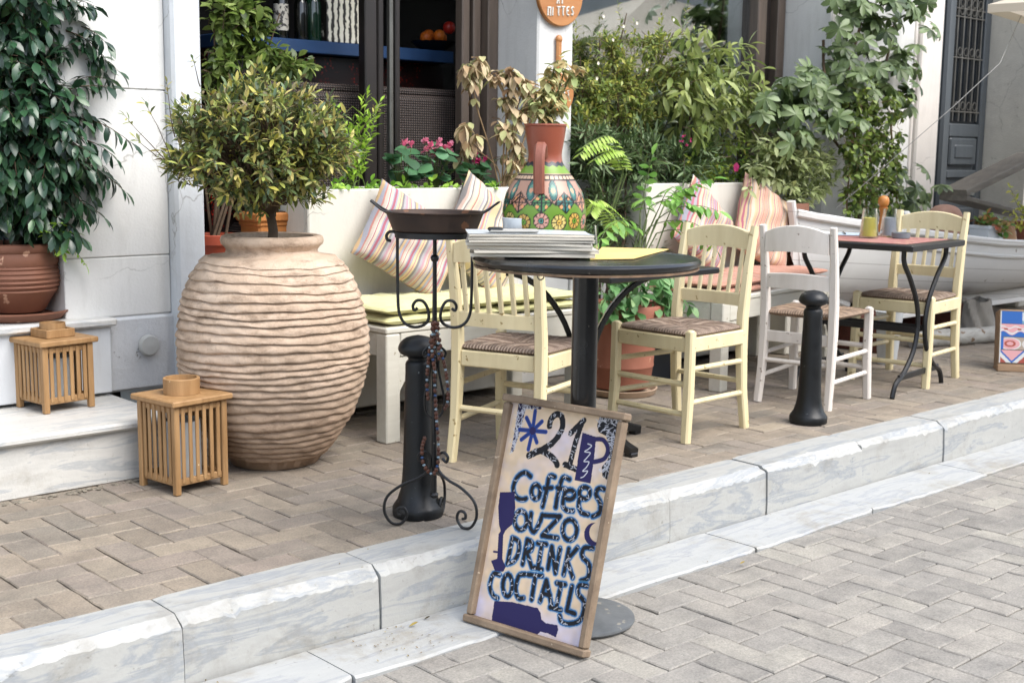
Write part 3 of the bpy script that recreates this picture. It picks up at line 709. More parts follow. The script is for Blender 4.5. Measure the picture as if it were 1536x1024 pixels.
# ------------------------------------------------------------------ round table
M_blk = mat('black_enamel', '#0f1215', '#0a0c0e', .16, 5, bump=.12, bscale=35, spots='#6d665c', spot_scale=45, spot_cut=.74, spec=.7, rough2=.3)
M_blk2 = mat('worn_black_paint', '#131416', '#0b0c0e', .4, 6, bump=.25, bscale=55, spots='#8b8378', spot_scale=60, spot_cut=.73, spec=.5)
TC = V((2.514, 2.466, SZ)); TR = .316; TH = .868           # a bar height table: its disc foot stands in the street, behind the drinks board
TL = TH-SZ
M_disc = mat('worn_disc_metal', '#6d7072', '#55585a', .5, 8, metallic=.35, bump=.3, bscale=70, spots='#8f8a80', spot_scale=20, spot_cut=.66)
tt = thing('round_table', 'black round bar table on a single pole, standing in the street behind the drinks board', 'table', TC)
b = MB(); b.lathe([(.0, TL-.024), (TR-.02, TL-.024), (TR-.007, TL-.022), (TR, TL-.015), (TR+.002, TL-.007), (TR-.004, TL-.001), (TR-.012, TL+.001), (TR-.018, TL), (0, TL)], 96, cap=False); b.build('tabletop', M_blk, tt)
b = MB(); b.lathe([(TR-.012, TL-.029), (TR-.004, TL-.029), (TR-.004, TL-.0235), (TR-.012, TL-.0235)], 96, cap=False); b.build('rim_band', mat('bare_wood_edge', '#8a6f55', '#5d4a3a', .7, 30), tt)
b = MB(); b.lathe([(.04, .028), (.037, .04), (.0365, .3), (.0365, TL-.03)], 32); b.build('pedestal', M_blk, tt)
b = MB(); b.lathe([(.158, .004), (.162, .01), (.16, .016), (.145, .022), (.04, .03), (0, .031)], 72); b.build('base_disc', M_disc, tt)
ring = D(811, 413, 3.36)-TC
b = MB(); b.tube([ring+RT*(.009*cos(q))+UP*(.012*sin(q)) for q in np.linspace(0, 2*pi, 16)], .0018, 6); b.build('hook_ring', M_steel, tt)
TC2 = V((3.565, 3.505, 0)); T2 = .712
ct = thing('cafe_table', 'black square table with curved brackets between two yellow chairs', 'table', TC2, radians(2.5))
b = MB(); b.box((.06, -.04, T2-.012), (.66, .66, .024), .005); b.build('tabletop', M_blk2, ct)
b = MB(); b.lathe([(.048, .03), (.042, .05), (.04, .3), (.04, T2-.025)], 28); b.build('pedestal', M_blk, ct)
for k in range(4):
    a = radians(45+90*k); b = MB(); pts = []
    for i in range(13):
        q = i/12; r = .04+.27*(1-cos(q*pi/2))**.8; z = T2-.03-.32*(1-sin(q*pi/2)); pts.append((r*cos(a), r*sin(a), z))
    b.path(pts, .022, .05, up=V((cos(a+pi/2), sin(a+pi/2), 0)), b=.004); b.build('bracket', M_blk, ct)
for k in range(4):
    a = radians(-97+90*k); b = MB(); b.path([(.03*cos(a), .03*sin(a), .075), (.17*cos(a), .17*sin(a), .06), (.27*cos(a), .27*sin(a), .03), (.31*cos(a), .31*sin(a), .022)], .045, [.05, .045, .035, .03], b=.006); b.box((.295*cos(a), .295*sin(a), .009), (.04, .04, .018), .004); b.build('foot', M_blk2, ct)
def ontable(px, py, z=TH+.004): return G(px, py, z)

# magazines, placemat, mugs
M_paper = mat('page_edges', '#d6d0c2', '#b3aa9a', .8, 90, 2, stretch=(.05, .05, 14), bump=.3, bscale=120, lo=.35, hi=.6)
def mag_mat(c): return mat('magazine_cover', c, None, .35, 12)
mc = [('#c4beb2', ''), ('#cfc9bd', ''), ('#b5b3ae', ''), ('#d2cdc2', ''), ('#c6bfb2', ''), ('#d3cec4', ''), ('#c3c9cc', '')]
mpos = G(806, 383, TH+.006); zz = TH+.006
for i, (c, nm) in enumerate(mc):
    th = [.011, .009, .011, .009, .007, .0095, .0065][i]; rz = radians(-41+R.uniform(-4, 4)); dx, dy_ = R.uniform(-.008, .008), R.uniform(-.008, .008)
    t = thing('magazine', ['lowest magazine of the stack on the round table', 'second magazine up in the stack on the round table', 'third magazine up in the stack on the round table', 'middle magazine of the stack, just under the upper three', 'third magazine from the top of the stack', 'magazine just under the topmost one of the stack', 'topmost magazine of the stack, with the phone lying on it'][i], 'magazine', (mpos.x+dx, mpos.y+.03+dy_, zz), rz, 'stack of magazines')
    b = MB()
    def pg(u, v, hi, th=th, i=i):
        x, y = (u-.5)*.335, (v-.5)*.2; sag = .006*max(0, (u-.7))*3*(1 if i > 2 else .3)
        return (x, y, hi*th*.96-sag*(.5+.5*sin(v*3+i)))
    b.grid(lambda u, v: pg(u, v, .94), 16, 6); b.grid(lambda u, v: pg(1-u, v, .06), 16, 6)
    vs = []; fs = []
    edge = [(u/15, 0) for u in range(15)]+[(1, v/5) for v in range(5)]+[(1-u/15, 1) for u in range(15)]+[(0, 1-v/5) for v in range(5)]
    vs = [pg(u, v, .06) for u, v in edge]+[pg(u, v, .94) for u, v in edge]; n = len(edge); fs = [(k, (k+1) % n, n+(k+1) % n, n+k) for k in range(n)]; b.add(vs, fs); b.build('pages', M_paper, t)
    b = MB(); b.grid(lambda u, v: (lambda p: (p[0]*1.012, p[1]*1.012, p[2]+.0006))(pg(u, v, .97)), 16, 6); b.build('cover', mag_mat(c), t)
    zz += th
MZ = zz
p = G(762, 347, MZ+.006); t = thing('phone', 'black and silver phone lying on top of the magazines', 'phone', (p.x+.03, p.y+.01, MZ+.001), radians(-38)); t.scale = (.7,)*3; b = MB(); b.box((0, 0, .008), (.19, .07, .012), .005); b.build('body', mat('phone_silver', '#a7a59f', None, .35, 4), t); b = MB(); b.box((-.07, 0, .012), (.06, .066, .016), .006); b.build('cap', M_blk, t)
pm = [G(885, 386, TH+.007), G(903, 366, TH+.007), G(1000, 371, TH+.007), G(948, 387, TH+.007)]
c0 = (3.78, 3.6, TH+.006); t = MB()
pm = [G(885, 389, TH+.003), G(903, 371, TH+.003), G(1003, 374, TH+.003), G(950, 388, TH+.003)]
t.prism([(q_.x-2.65, q_.y-2.5) for q_ in pm[::-1]], 0, .0018); t = t.build('placemat', mat('yellow_paper', '#dcc27c', '#d2b56a', .7, 6), None); t.location = (2.65, 2.5, TH+.0022); tag(t, 'yellow paper placemat on the round table beside the magazines', 'placemat')
M_wht = mat('white_ceramic', '#c7ccd0', '#bcc2c7', .25, 3, spec=.6)
p = G(738, 352, TH+.02); t = thing('white_pot', 'plain white pot behind the pan handle and magazines', 'pot', (2.45, 2.685, TH+.001)); t.scale = (.62, .62, .72); b = MB(); b.lathe([(.05, 0), (.058, .01), (.066, .13), (.068, .135), (.064, .137), (.06, .12), (.05, .02), (0, .02)], 32); b.build('pot_body', M_wht, t)
m = NT('clear_glass'); gl = m.new('ShaderNodeBsdfGlossy'); gl.inputs['Roughness'].default_value = .05; tr = m.new('ShaderNodeBsdfTransparent'); tr.inputs['Color'].default_value = (.9, .93, .9, 1)
lw_ = m.new('ShaderNodeLayerWeight'); lw_.inputs['Blend'].default_value = .35; x = m.new('ShaderNodeMixShader'); m.link(lw_.outputs['Facing'], x.inputs[0]); m.link(tr.outputs[0], x.inputs[1]); m.link(gl.outputs[0], x.inputs[2]); m.link(x.outputs[0], m.o.inputs['Surface']); M_clear = m.m
def tumbler(label, p, r, h, filled=None):
    t = thing('glass_tumbler', label, 'glass', p); b = MB(); b.lathe([(r, 0), (r*1.02, .003), (r*.72, h), (r*.66, h), (r*.92, .008), (0, .008)], 24); b.build('glass_body', M_clear, t)
    if filled: b = MB(); b.lathe([(r*.9, .01), (r*.8, h*.45), (r*.74, h*.68), (0, h*.7)], 20); b.build('filling', filled, t)
tumbler('small glass standing at the back of the round table', (2.665, 2.6, TH+.001), .024, .075)

# painted vase ------------------------------------------------------
VC = V((2.552, 2.678, TH+.001)); VS, VZ = .69, .81; SCV = 4.1/5.25
def vz(py): return (350-py)/372.
t = thing('painted_vase', 'tall clay vase painted with green and yellow rosettes on the round table', 'vase', VC); t.scale = (VS, VS, VZ)
prof = []
keys = [(.112, 0), (.128, .012), (.152, .06), (.163, .12), (.160, .17), (.145, .225), (.118, .27), (.09, .305), (.078, .325), (.073, .35), (.076, .375), (.083, .41), (.088, .44), (.09, .455)]
def cr(keys, n):
    out = []
    for i in range(len(keys)-1):
        p0, p1, p2, p3 = keys[max(0, i-1)], keys[i], keys[i+1], keys[min(len(keys)-1, i+2)]
        for k in range(n):
            s = k/n; out.append(tuple(.5*((2*p1[j])+(-p0[j]+p2[j])*s+(2*p0[j]-5*p1[j]+4*p2[j]-p3[j])*s*s+(-p0[j]+3*p1[j]-3*p2[j]+p3[j])*s**3) for j in range(len(p1))))
    return out+[keys[-1]]
prof = [(r*(.96+.12*max(0, min(1, (.33-z)/.12))), z*.97) for r, z in cr(keys, 14)]; NV = 300
b = MB(); b.lathe(prof, NV, cap=False)
th = np.tile(np.arange(NV)/NV*2*pi, len(prof)); zz_ = np.repeat(np.array([p[1] for p in prof]), NV)/.97; u = th*.16
colr = np.zeros((len(th), 3)); colr[:] = hx('#8a4b38')[:3]
blk = np.array(hx('#15130f')[:3])
def put(mask, c): colr[mask] = hx(c)[:3] if isinstance(c, str) else c
facing = atan2(-VC.y, -VC.x)
A = (th-facing+pi) % (2*pi)-pi                 # 0 faces the street corner the vase is painted for
uu = A*.155
put((zz_ > .012) & (zz_ < .3), '#a5816f')
put((zz_ > .018) & (zz_ < (.185+.014*np.cos(A*10))), '#5d7f28')
for k in range(15):
    cu = -.48+.067*k; cz = .112+.006*(k % 2)
    rr_ = np.hypot(uu-cu, (zz_-cz)); put(rr_ < .03, blk)
    ang = np.arctan2(zz_-cz, uu-cu); pet = (np.cos(ang*9) > -.72)
    put((rr_ < .0265) & (rr_ > .012) & pet, ['#b8954a', '#b98a7c', '#c2ad66'][k % 3]); put(rr_ < .009, ['#5f8f2c', '#3f7f78', '#c9a34a'][k % 3]); put(rr_ < .004, blk)
for k in range(11):
    cu = -.47+.092*k; cz = .182; dd_ = np.abs(uu-cu)/.04+np.abs(zz_-cz)/.036
    put(dd_ < 1.12, blk); put(dd_ < .95, ['#2f6a64', '#a87a66', '#3f7444'][k % 3])
    put((dd_ < .95) & ((np.abs(uu-cu) < .0035) | (np.abs(zz_-cz) < .0035) | (np.abs(dd_-.5) < .05)), blk)
    for sx_ in (-1, 1):
        for sz_ in (-1, 1): put(np.hypot(uu-cu-sx_*.017, zz_-cz-sz_*.014) < .006, '#c98a5a')
for k in range(11):
    cu = -.424+.092*k; cz = .226; dd_ = np.hypot((uu-cu)/.017, (zz_-cz)/.034); put(dd_ < 1.15, blk); put(dd_ < 1, '#33625f'); put(dd_ < .6, '#5f8a7a'); put(np.hypot(uu-cu, zz_-cz) < .009, '#cf9a7a')
# dark outline of the green ground
put(np.abs(zz_-.187-.014*np.cos(A*10)) < .003, blk)
put((zz_ > .262) & (zz_ < .278), '#c2a58a'); put((zz_ > .262) & (zz_ < .278) & (np.abs((A*6) % 1-.5) > .42), blk); put(np.abs(zz_-.262) < .003, blk); put(np.abs(zz_-.28) < .003, blk)
zig = .3+.006*np.abs((A*5) % 2-1)
put((zz_ > .284) & (zz_ < zig+.014), '#6d8f2a'); put(np.abs(zz_-zig-.016) < .007, '#1a1c26')
put((zz_ > .008) & (zz_ < .02+.006*np.cos(A*9)), '#9a5a3a'); put(np.abs(zz_-.022-.006*np.cos(A*9)) < .003, blk)
b.build('vase_body', paintmat('vase_paint', .35, .15, 60, .5), t, paint=colr)
b = MB(); rr0 = .09*.96; b.lathe([(rr0, .441), (rr0+.004, .444), (rr0+.003, .45), (rr0-.004, .45), (rr0-.01, .42), (0, .41)], 48, cap=False); b.build('rim', mat('vase_terracotta', '#8f4a34', '#7d402c', .5, 12, bump=.2), t)
ha = atan2(-VC.y, -VC.x)-.14; hd = V((cos(ha), sin(ha), 0))
b = MB(); b.path(cr([tuple(p) for p in (hd*.075+V((0, 0, .335)), hd*.105+V((0, 0, .37)), hd*.14+V((0, 0, .372)), hd*.168+V((0, 0, .34)), hd*.172+V((0, 0, .28)), hd*.16+V((0, 0, .21)))], 4), .022, [.046]*21 if False else .046, up=V((-hd.y, hd.x, 0)), b=.009); b.build('handle', mat('vase_handle_clay', '#8a5443', '#7a4636', .5, 14, stretch=(8, 8, 1), bump=.2), t)

# ------------------------------------------------------------------ square table
q = [V((5.365, 3.13, 0)), V((6.03, 3.22, 0))]
sx_ = (q[1]-q[0]).normalized(); SQ = V((5.365, 3.13, 0))
ST = thing('square_table', 'black square table on curved iron legs with a red patterned cover', 'table', SQ, atan2(sx_.y, sx_.x)); LS = .66; TZ = .742
b = MB(); b.box((LS/2, LS/2, TZ-.015), (LS, LS, .03), .005); b.build('tabletop', M_blk2, ST)
m = NT('red_patterned_cover'); v = m.coord(); ck = m.new('ShaderNodeTexVoronoi', feature='F1'); ck.inputs['Scale'].default_value = 34; m.link(v, ck.inputs['Vector'])
m.base(m.mix(m.ramp(m.noise(v, 12, 3), [(.42, (0, 0, 0, 1)), (.5, (1, 1, 1, 1))]), m.ramp(ck.outputs['Color'], [(.2, hx('#8a4f4c')), (.6, hx('#a88470')), (.9, hx('#7a3542'))]), hx('#9c6a64'))); m.b.inputs['Roughness'].default_value = .7
b = MB(); b.box((LS/2, LS/2, TZ+.0016), (LS-.12, LS-.12, .0022), .0008); b.build('table_cover', m.m, ST)
def cleg(x, y, tx, ty):
    b = MB(); pts = []
    # from under the top bow inward, then flare to the foot
    ks = [(0, TZ-.03, .0), (.01, TZ-.09, .0), (.10, TZ-.18, 0), (.19, TZ-.30, 0), (.215, TZ-.42, 0), (.18, TZ-.53, 0), (.09, TZ-.62, 0), (.0, TZ-.665, 0), (-.03, TZ-.7, 0), (-.045, .0, 0)]
    for a, z in cr([(k[0], k[1]) for k in ks], 5): pts.append((x+tx*a, y+ty*a, max(0.004, z)))
    b.tube(pts, .0125, 8); b.build('leg', M_blk2, ST); 
i_ = .07
for x, y in ((i_, i_), (LS-i_, i_), (i_, LS-i_), (LS-i_, LS-i_)):
    cleg(x, y, 1 if x < .3 else -1, 0)
b = MB()
for y in (i_, LS-i_): b.bar((i_+.02, y, .095), (LS-i_-.02, y, .095), .012, .03)
b.bar((i_+.2, i_, .31), (i_+.2, LS-i_, .31), .012, .03); b.bar((LS-i_-.2, i_, .31), (LS-i_-.2, LS-i_, .31), .012, .03); b.build('stretcher', M_blk2, ST)
M_yj = mat('yellow_paper_filling', '#ead878', '#e2cd62', .6, 20)
def onsq(px, py): return G(px, py, TZ+.003)
p = onsq(1303, 357); tumbler('glass with a yellow filling on the square table', (p.x, p.y, TZ+.003), .048, .15, M_yj)
p = onsq(1333, 355); tumbler('clear ribbed glass beside the pepper mill on the square table', (p.x, p.y, TZ+.003), .046, .145, mat('pale_lilac_filling', '#c6c2d2', '#b8b3c6', .5, 10))
p = onsq(1323, 348); t = thing('pepper_mill', 'orange wooden pepper mill between the two glasses', 'pepper mill', (p.x, p.y, TZ+.003)); b = MB()
b.lathe(cr([(.026, 0), (.027, .02), (.019, .06), (.017, .1), (.023, .125), (.024, .135)], 5), 24); b.build('mill_body', mat('orange_wood', '#b97a3c', '#a2642c', .4, 6, stretch=(6, 6, 1)), t); b = MB(); b.lathe(cr([(.018, .136), (.027, .15), (.03, .17), (.024, .19), (.008, .198), (.0, .199)], 5), 24, cap=False); b.build('mill_head', mat('orange_wood_head', '#c08040', '#a96a30', .4, 6), t)
p = onsq(1335, 357); t = thing('ashtray', 'small round grey ashtray in front of the pepper mill', 'ashtray', (p.x+.02, p.y-.05, TZ+.003)); b = MB(); b.lathe([(.04, 0), (.045, .004), (.048, .03), (.044, .03), (.04, .01), (0, .008)], 28); b.build('bowl', mat('grey_glass', '#6f7a80', None, .15, 3), t)
p = onsq(1265, 352); t = thing('menu', 'pale blue folded menu at the near corner of the square table', 'menu', (p.x+.02, p.y-.03, TZ+.004), .5); b = MB(); b.box((0, 0, .003), (.2, .13, .004), .001); b.build('sheet', mat('blue_card', '#b7c6d2', '#a5b7c6', .5, 6), t); b = MB(); b.bar((-.08, .02, .009), (.08, .045, .009), .008, .007); b.build('pen', M_blk, t)
p = G(1330, 546); t = thing('white_bucket', 'tall white tapered bucket under the square table', 'bucket', (p.x, p.y, 0)); b = MB(); b.lathe([(.05, 0), (.052, .004), (.075, .29), (.078, .3), (.07, .3), (.05, .02), (0, .02)], 28); b.build('bucket_body', M_wht, t)

# ------------------------------------------------------------------ bollards
M_bol = mat('bollard_paint', '#0d1013', '#090b0d', .34, 6, bump=.3, bscale=26, bdist=.004, spots='#5d6164', spot_scale=75, spot_cut=.71, spec=.4, rough2=.55)
def bollard(label, p):
    t = thing('bollard', label, 'bollard', (p.x, p.y, 0), 0, 'black iron bollards along the kerb')
    b = MB(); b.lathe([(.08, 0), (.082, .012), (.082, .028), (.077, .036), (.066, .052), (.056, .085), (.051, .12), (.0485, .16), (.0405, .46), (.0405, .49), (.038, .497), (.032, .503)], 40); b.build('shaft', M_bol, t)
    b = MB(); b.lathe(cr([(.031, .5), (.034, .512), (.054, .522), (.063, .536), (.058, .555), (.038, .573), (.0, .582)], 4), 40); b.build('cap', M_bol, t)
    return t
bl = bollard('black iron bollard with a flat round knob, behind the pan stand at the kerb', G(627, 771))
pr = G(1212, 633); dup(bl, (pr.x, pr.y, 0), .8, 'black iron bollard in front of the pinkish white chair')
# ------------------------------------------------------------------ big ribbed clay jar
JC = V((2.46, 4.02, 0))
t = thing('clay_jar', 'big ribbed sand coloured clay jar with the clipped shrub growing in it', 'jar', JC)
def jr(z):
    ks = [(.0, .158), (.05, .198), (.1, .24), (.18, .29), (.28, .325), (.36, .341), (.46, .344), (.545, .332), (.62, .315), (.675, .292), (.72, .262), (.755, .222), (.775, .19), (.79, .175)]
    for (a, ra), (b_, rb) in zip(ks, ks[1:]):
        if z <= b_: return ra+(rb-ra)*(z-a)/(b_-a)
    return ks[-1][1]
NR = 20; prof = [(.15, 0), (.16, .004)]; z0 = .035; hts = []
zc = z0
rj = random.Random(4)
while zc < .742:
    h = rj.uniform(.019, .034); hts.append((zc, h)); zc += h
for i, (zz_, h) in enumerate(hts):
    top = jr(zz_+h); low = jr(zz_); am = .008 if zz_ < .62 else .0055
    if zz_ > .68: am = .004
    # each coil overhangs the one below: sharp lower lip, slope running in towards the top
    for s_, k in ((0, -.5), (.05, .35), (.14, .9), (.3, 1.0), (.55, .7), (.8, .25), (.95, -.35)):
        z = zz_+h*s_; prof.append((jr(z)+am*(k-.3), z))
prof += [(.182, zc+.002), (.168, zc+.012), (.166, zc+.022), (.174, zc+.034), (.184, zc+.042), (.188, zc+.055), (.184, zc+.068), (.17, zc+.073), (.152, zc+.07), (.146, zc+.05), (.14, zc+.01), (0, zc)]
def jfn(r, z, a, i):
    w = .004*sin(2*a+1+z*5)+.0022*sin(5*a+z*12)+.0012*sin(11*a-z*60)+.0009*sin(23*a+z*140)
    dz = (.005*sin(a+z*7)+.003*sin(3*a+z*33)+.0016*sin(9*a+z*70)+.001*sin(17*a+z*150)) if .05 < z < .74 else 0
    return (r+(w if z < .76 else w*.4), z+dz)
b = MB(); b.lathe(prof, 180, fn=jfn, cap=False)
m = NT('jar_clay'); v = m.coord(); f = m.noise(v, 5, 7, .7, .3); col = m.ramp(f, [(.28, hx('#9d8874')), (.5, hx('#baa48f')), (.72, hx('#cbb8a5'))])
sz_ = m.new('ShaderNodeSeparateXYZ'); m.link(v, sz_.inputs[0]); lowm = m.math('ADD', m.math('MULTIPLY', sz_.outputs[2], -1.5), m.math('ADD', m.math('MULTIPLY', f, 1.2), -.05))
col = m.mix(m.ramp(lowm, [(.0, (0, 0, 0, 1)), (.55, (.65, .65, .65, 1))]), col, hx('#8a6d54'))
d = m.noise(m.coord((1, 1, 2.5)), 9, 7, .75); col = m.mix(m.ramp(d, [(.5, (0, 0, 0, 1)), (.68, (.65, .65, .65, 1))]), col, hx('#6b5746'))
d = m.noise(v, 60, 5, .7); col = m.mix(m.ramp(d, [(.6, (0, 0, 0, 1)), (.75, (.5, .5, .5, 1))]), col, hx('#5d4a3a'))
m.base(col); m.b.inputs['Roughness'].default_value = .85; m.b.inputs['Specular IOR Level'].default_value = .2
m.bump(m.math('ADD', m.noise(v, 140, 5, .7), m.math('MULTIPLY', m.noise(v, 30, 5), 2)), .55, .005)
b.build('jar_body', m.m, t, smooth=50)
t.scale = (1, 1, 1.035); JT = (zc+.01)*1.035
b = MB(); b.lathe([(.1465, zc+.03), (0, zc+.04)], 40, cap=False); b.build('soil', M_soil, t)

# ------------------------------------------------------------------ slatted lanterns
M_lw = mat('lantern_wood', '#a8845a', '#8a673f', .6, 5, stretch=(7, 7, .7), bump=.3, bscale=50, spots='#d9c3a0', spot_scale=40, spot_cut=.74)
def lantern(label, loc, rz, w, h, square):
    t = thing('slatted_lantern', label, 'lantern', loc, rz, 'wooden slatted lanterns'); a = w/2
    b = MB(); b.box((0, 0, h-.011), (w+.03, w+.03, .02), .004); b.build('top_board', M_lw, t)
    for sx in (-1, 1):
        for sy in (-1, 1):
            b = MB(); b.box((sx*(a-.011), sy*(a-.011), (h-.021)/2), (.022, .022, h-.022), .003); b.build('corner_post', M_lw, t)
    for s in (-1, 1):
        for z in (.042, h-.036):
            b = MB(); b.box((s*(a-.013), 0, z), (.014, w-.046, .024), .003); b.build('rail', M_lw, t)
            b = MB(); b.box((0, s*(a-.013), z), (w-.046, .014, .024), .003); b.build('rail', M_lw, t)
    n = 6
    for s in (-1, 1):
        for i in range(n):
            q = -a+.022+(w-.044)*(i+.5)/n; tw = R.uniform(-.0015, .0015)
            b = MB(); b.box((s*(a-.005)+tw, q, h/2+.006), (.007, .0145, h-.064), .002); b.build('slat', M_lw, t)
            b = MB(); b.box((q, s*(a-.005)+tw, h/2+.006), (.0145, .007, h-.064), .002); b.build('slat', M_lw, t)
    b = MB(); b.box((0, 0, .034), (w-.03, w-.03, .008)); b.build('floor', M_lw, t)
    b = MB(); b.lathe([(.062, .04), (.062, h*.72), (.059, h*.72), (.059, .045)], 24); b.build('glass_cylinder', mat('lantern_glass', '#b7bdc0', None, .15, 5, spec=.6), t)
    if square:
        b = MB()
        for s in (-1, 1): b.box((s*.052, 0, h+.015), (.008, .112, .03), .002); b.box((0, s*.052, h+.015), (.096, .008, .03), .002)
        b.build('box_collar', M_lw, t); b = MB(); b.lathe([(.045, h), (.045, h+.05), (.04, h+.05), (.04, h), ], 28, cap=False); b.build('round_collar', M_lw, t)
    else:
        b = MB(); b.lathe([(.061, h), (.062, h+.052), (.06, h+.054), (.053, h+.054), (.052, h+.006), (0, h+.004)], 36, cap=False); b.build('round_collar', M_lw, t)
f0 = V((1.938, 3.793)); r1 = radians(8)
ux, uy = V((cos(r1), sin(r1))), V((-sin(r1), cos(r1)))
c_ = f0+(ux+uy)*.108
lantern('wooden slatted lantern with a round collar, standing on the pavers by the jar', (c_.x, c_.y, 0), r1, .216, .325, False)
f0 = V((1.737, 4.371)); c_ = f0+(ux+uy)*.1
lantern('wooden slatted lantern with a square collar, standing on the marble step', (c_.x, c_.y, .212), r1, .2, .262, True)

# ------------------------------------------------------------------ menu board leaning on its pole stand
BL, BR = V((2.258, 2.658, SZ+.004)), V((2.325, 2.248, SZ+.004)); ex = (BR-BL).normalized(); BWd = (BR-BL).length; nh = V((-ex.y, ex.x, 0))
ey = (nh*.175+V((0, 0, .635))); BH = ey.length; ey.normalize(); ez = ex.cross(ey)           # ez looks out at the street
t = thing('menu_board', 'hand painted drinks board in a wooden frame standing in the gutter', 'sign board', BL)
MM = Matrix(((ex.x, ey.x, ez.x, 0), (ex.y, ey.y, ez.y, 0), (ex.z, ey.z, ez.z, 0), (0, 0, 0, 1)))
def board(mb, n, m, **k):
    o = mb.build(n, m, t, **k); o.matrix_local = MM; return o
fw = .021
M_frame = mat('weathered_frame_wood', '#8f7c67', '#6b5a49', .75, 6, stretch=(2, 2, 2), bump=.5, bscale=90, spots='#b09f8a', spot_scale=60, spot_cut=.7)
for n_, c, d in (('frame_side', (fw/2, BH/2, .006), (fw, BH-.044, .03)), ('frame_side', (BWd-fw/2, BH/2, .006), (fw, BH-.044, .03)), ('frame_rail', (BWd/2, BH-fw/2+.002, .008), (BWd+.012, fw, .036)), ('frame_rail', (BWd/2, fw/2, .008), (BWd+.012, fw, .036))):
    b = MB(); b.box(c, d, .004); board(b, n_, M_frame)
b = MB(); b.box((BWd/2, BH/2, -.006), (BWd-.01, BH-.01, .01)); board(b, 'back_panel', M_frame)
# painted face: every stroke is taken from the photograph's board and carried onto the board's own plane
def onb(px, py):
    d = ray(px, py); o = BL+ez*.002; k = (o-CAM).dot(ez)/d.dot(ez); p = CAM+d*k-BL; return (.008+p.dot(ex)*.945, p.dot(ey))
PA = lambda L: [onb(740+x/5.118, 580+y/5.118) for x, y in L]
PB = lambda L: [onb(690+x/4.265, 760+y/4.265) for x, y in L]
px_ = .00125; NX, NY = int((BWd-.03)/px_), int((BH-.03)/px_)
XX, YY = np.meshgrid(.015+np.arange(NX)*px_, .015+np.arange(NY)*px_); P0 = np.stack([XX.ravel(), YY.ravel()], 1)
def dist(path):
    d = np.full(len(P0), 9.)
    for a, b_ in zip(path, path[1:]):
        a, b_ = np.array(a), np.array(b_); ab = b_-a; L2 = max(1e-12, ab@ab); s = np.clip(((P0-a)@ab)/L2, 0, 1); d = np.minimum(d, np.hypot(*(P0-a-s[:, None]*ab).T))
    return d
def ring_(c, rx, ry, f, rot=0, n=18): return f([(c[0]+rx*cos(q)*cos(rot)-ry*sin(q)*sin(rot), c[1]+rx*cos(q)*sin(rot)+ry*sin(q)*cos(rot)) for q in np.linspace(0, 2*pi, n)])
def inside(poly):
    x, y = P0[:, 0], P0[:, 1]; r = np.zeros(len(P0), bool); n = len(poly)
    for i in range(n):
        (x1_, y1_), (x2_, y2_) = poly[i], poly[(i+1) % n]
        if y1_ == y2_: continue
        c = ((y1_ > y) != (y2_ > y)) & (x < (x2_-x1_)*(y-y1_)/(y2_-y1_)+x1_); r ^= c
    return r
def smoothc(path, n=5):
    if len(path) < 3: return path
    return cr([tuple(p) for p in path], n)
# base colours: cream ground with pale lilac washes
def vnoise(sc, seed):
    rs = np.random.RandomState(seed); g = rs.rand(64, 64); x = P0[:, 0]*sc; y = P0[:, 1]*sc; xi, yi = np.floor(x).astype(int), np.floor(y).astype(int); fx, fy = x-xi, y-yi; fx, fy = fx*fx*(3-2*fx), fy*fy*(3-2*fy)
    G_ = lambda a, b_: g[a % 64, b_ % 64]
    return (G_(xi, yi)*(1-fx)+G_(xi+1, yi)*fx)*(1-fy)+(G_(xi, yi+1)*(1-fx)+G_(xi+1, yi+1)*fx)*fy
cream, lilac = np.array(hx('#cdb79c')[:3]), np.array(hx('#bcb6c6')[:3])
nz = .5*vnoise(14, 1)+.3*vnoise(35, 2)+.2*vnoise(90, 3)
edge = np.minimum.reduce([P0[:, 0]-.02, BWd-.02-P0[:, 0]])
wash = np.clip((.035-edge)/.03, 0, 1)*.45+np.clip((.12-P0[:, 1])/.06, 0, 1)*.8+(nz-.62)*1.1
for bx_, by_, br in ((.2, .55, .05), (.13, .47, .05), (.3, .56, .04), (.33, .5, .05)): wash += .6*np.exp(-((P0[:, 0]-bx_)**2+(P0[:, 1]-by_)**2)/br**2)
wash = np.clip(wash, 0, 1)[:, None]; C_ = cream*(1-wash)+lilac*wash; C_ *= (.9+.2*vnoise(60, 5))[:, None]
ink, navy, blue, white = [np.array(hx(c)[:3]) for c in ('#14151c', '#231f4e', '#1f5f92', '#c4c6cf')]
K = 1/ (5.63*540)                                   # crop pixels to metres on the board, crop A
def blend(mask, c):
    global C_
    C_ = C_*(1-mask[:, None])+c*mask[:, None]
def soft(d, w): return np.clip((w-d)/.0012+.5, 0, 1)
rs = np.random.RandomState(3)
def scratch(maskfn, n, seed, ln=.012, wd=.0011):
    """short white strokes scattered over a dark shape"""
    idx = np.nonzero(maskfn > .6)[0]; rq = np.random.RandomState(seed); acc = np.zeros(len(P0))
    if len(idx) == 0: return
    for _ in range(n):
        p = P0[idx[rq.randint(len(idx))]]; a = rq.rand()*pi; dx, dy = cos(a)*ln*(.4+rq.rand()*.8), sin(a)*ln*(.4+rq.rand()*.8); k = (rq.rand()-.5)*.006
        acc = np.maximum(acc, soft(dist([(p[0]-dx/2, p[1]-dy/2), (p[0]+k, p[1]-k), (p[0]+dx/2, p[1]+dy/2)]), wd*rq.uniform(.5, 1)))
    blend(acc*maskfn*.9, white)
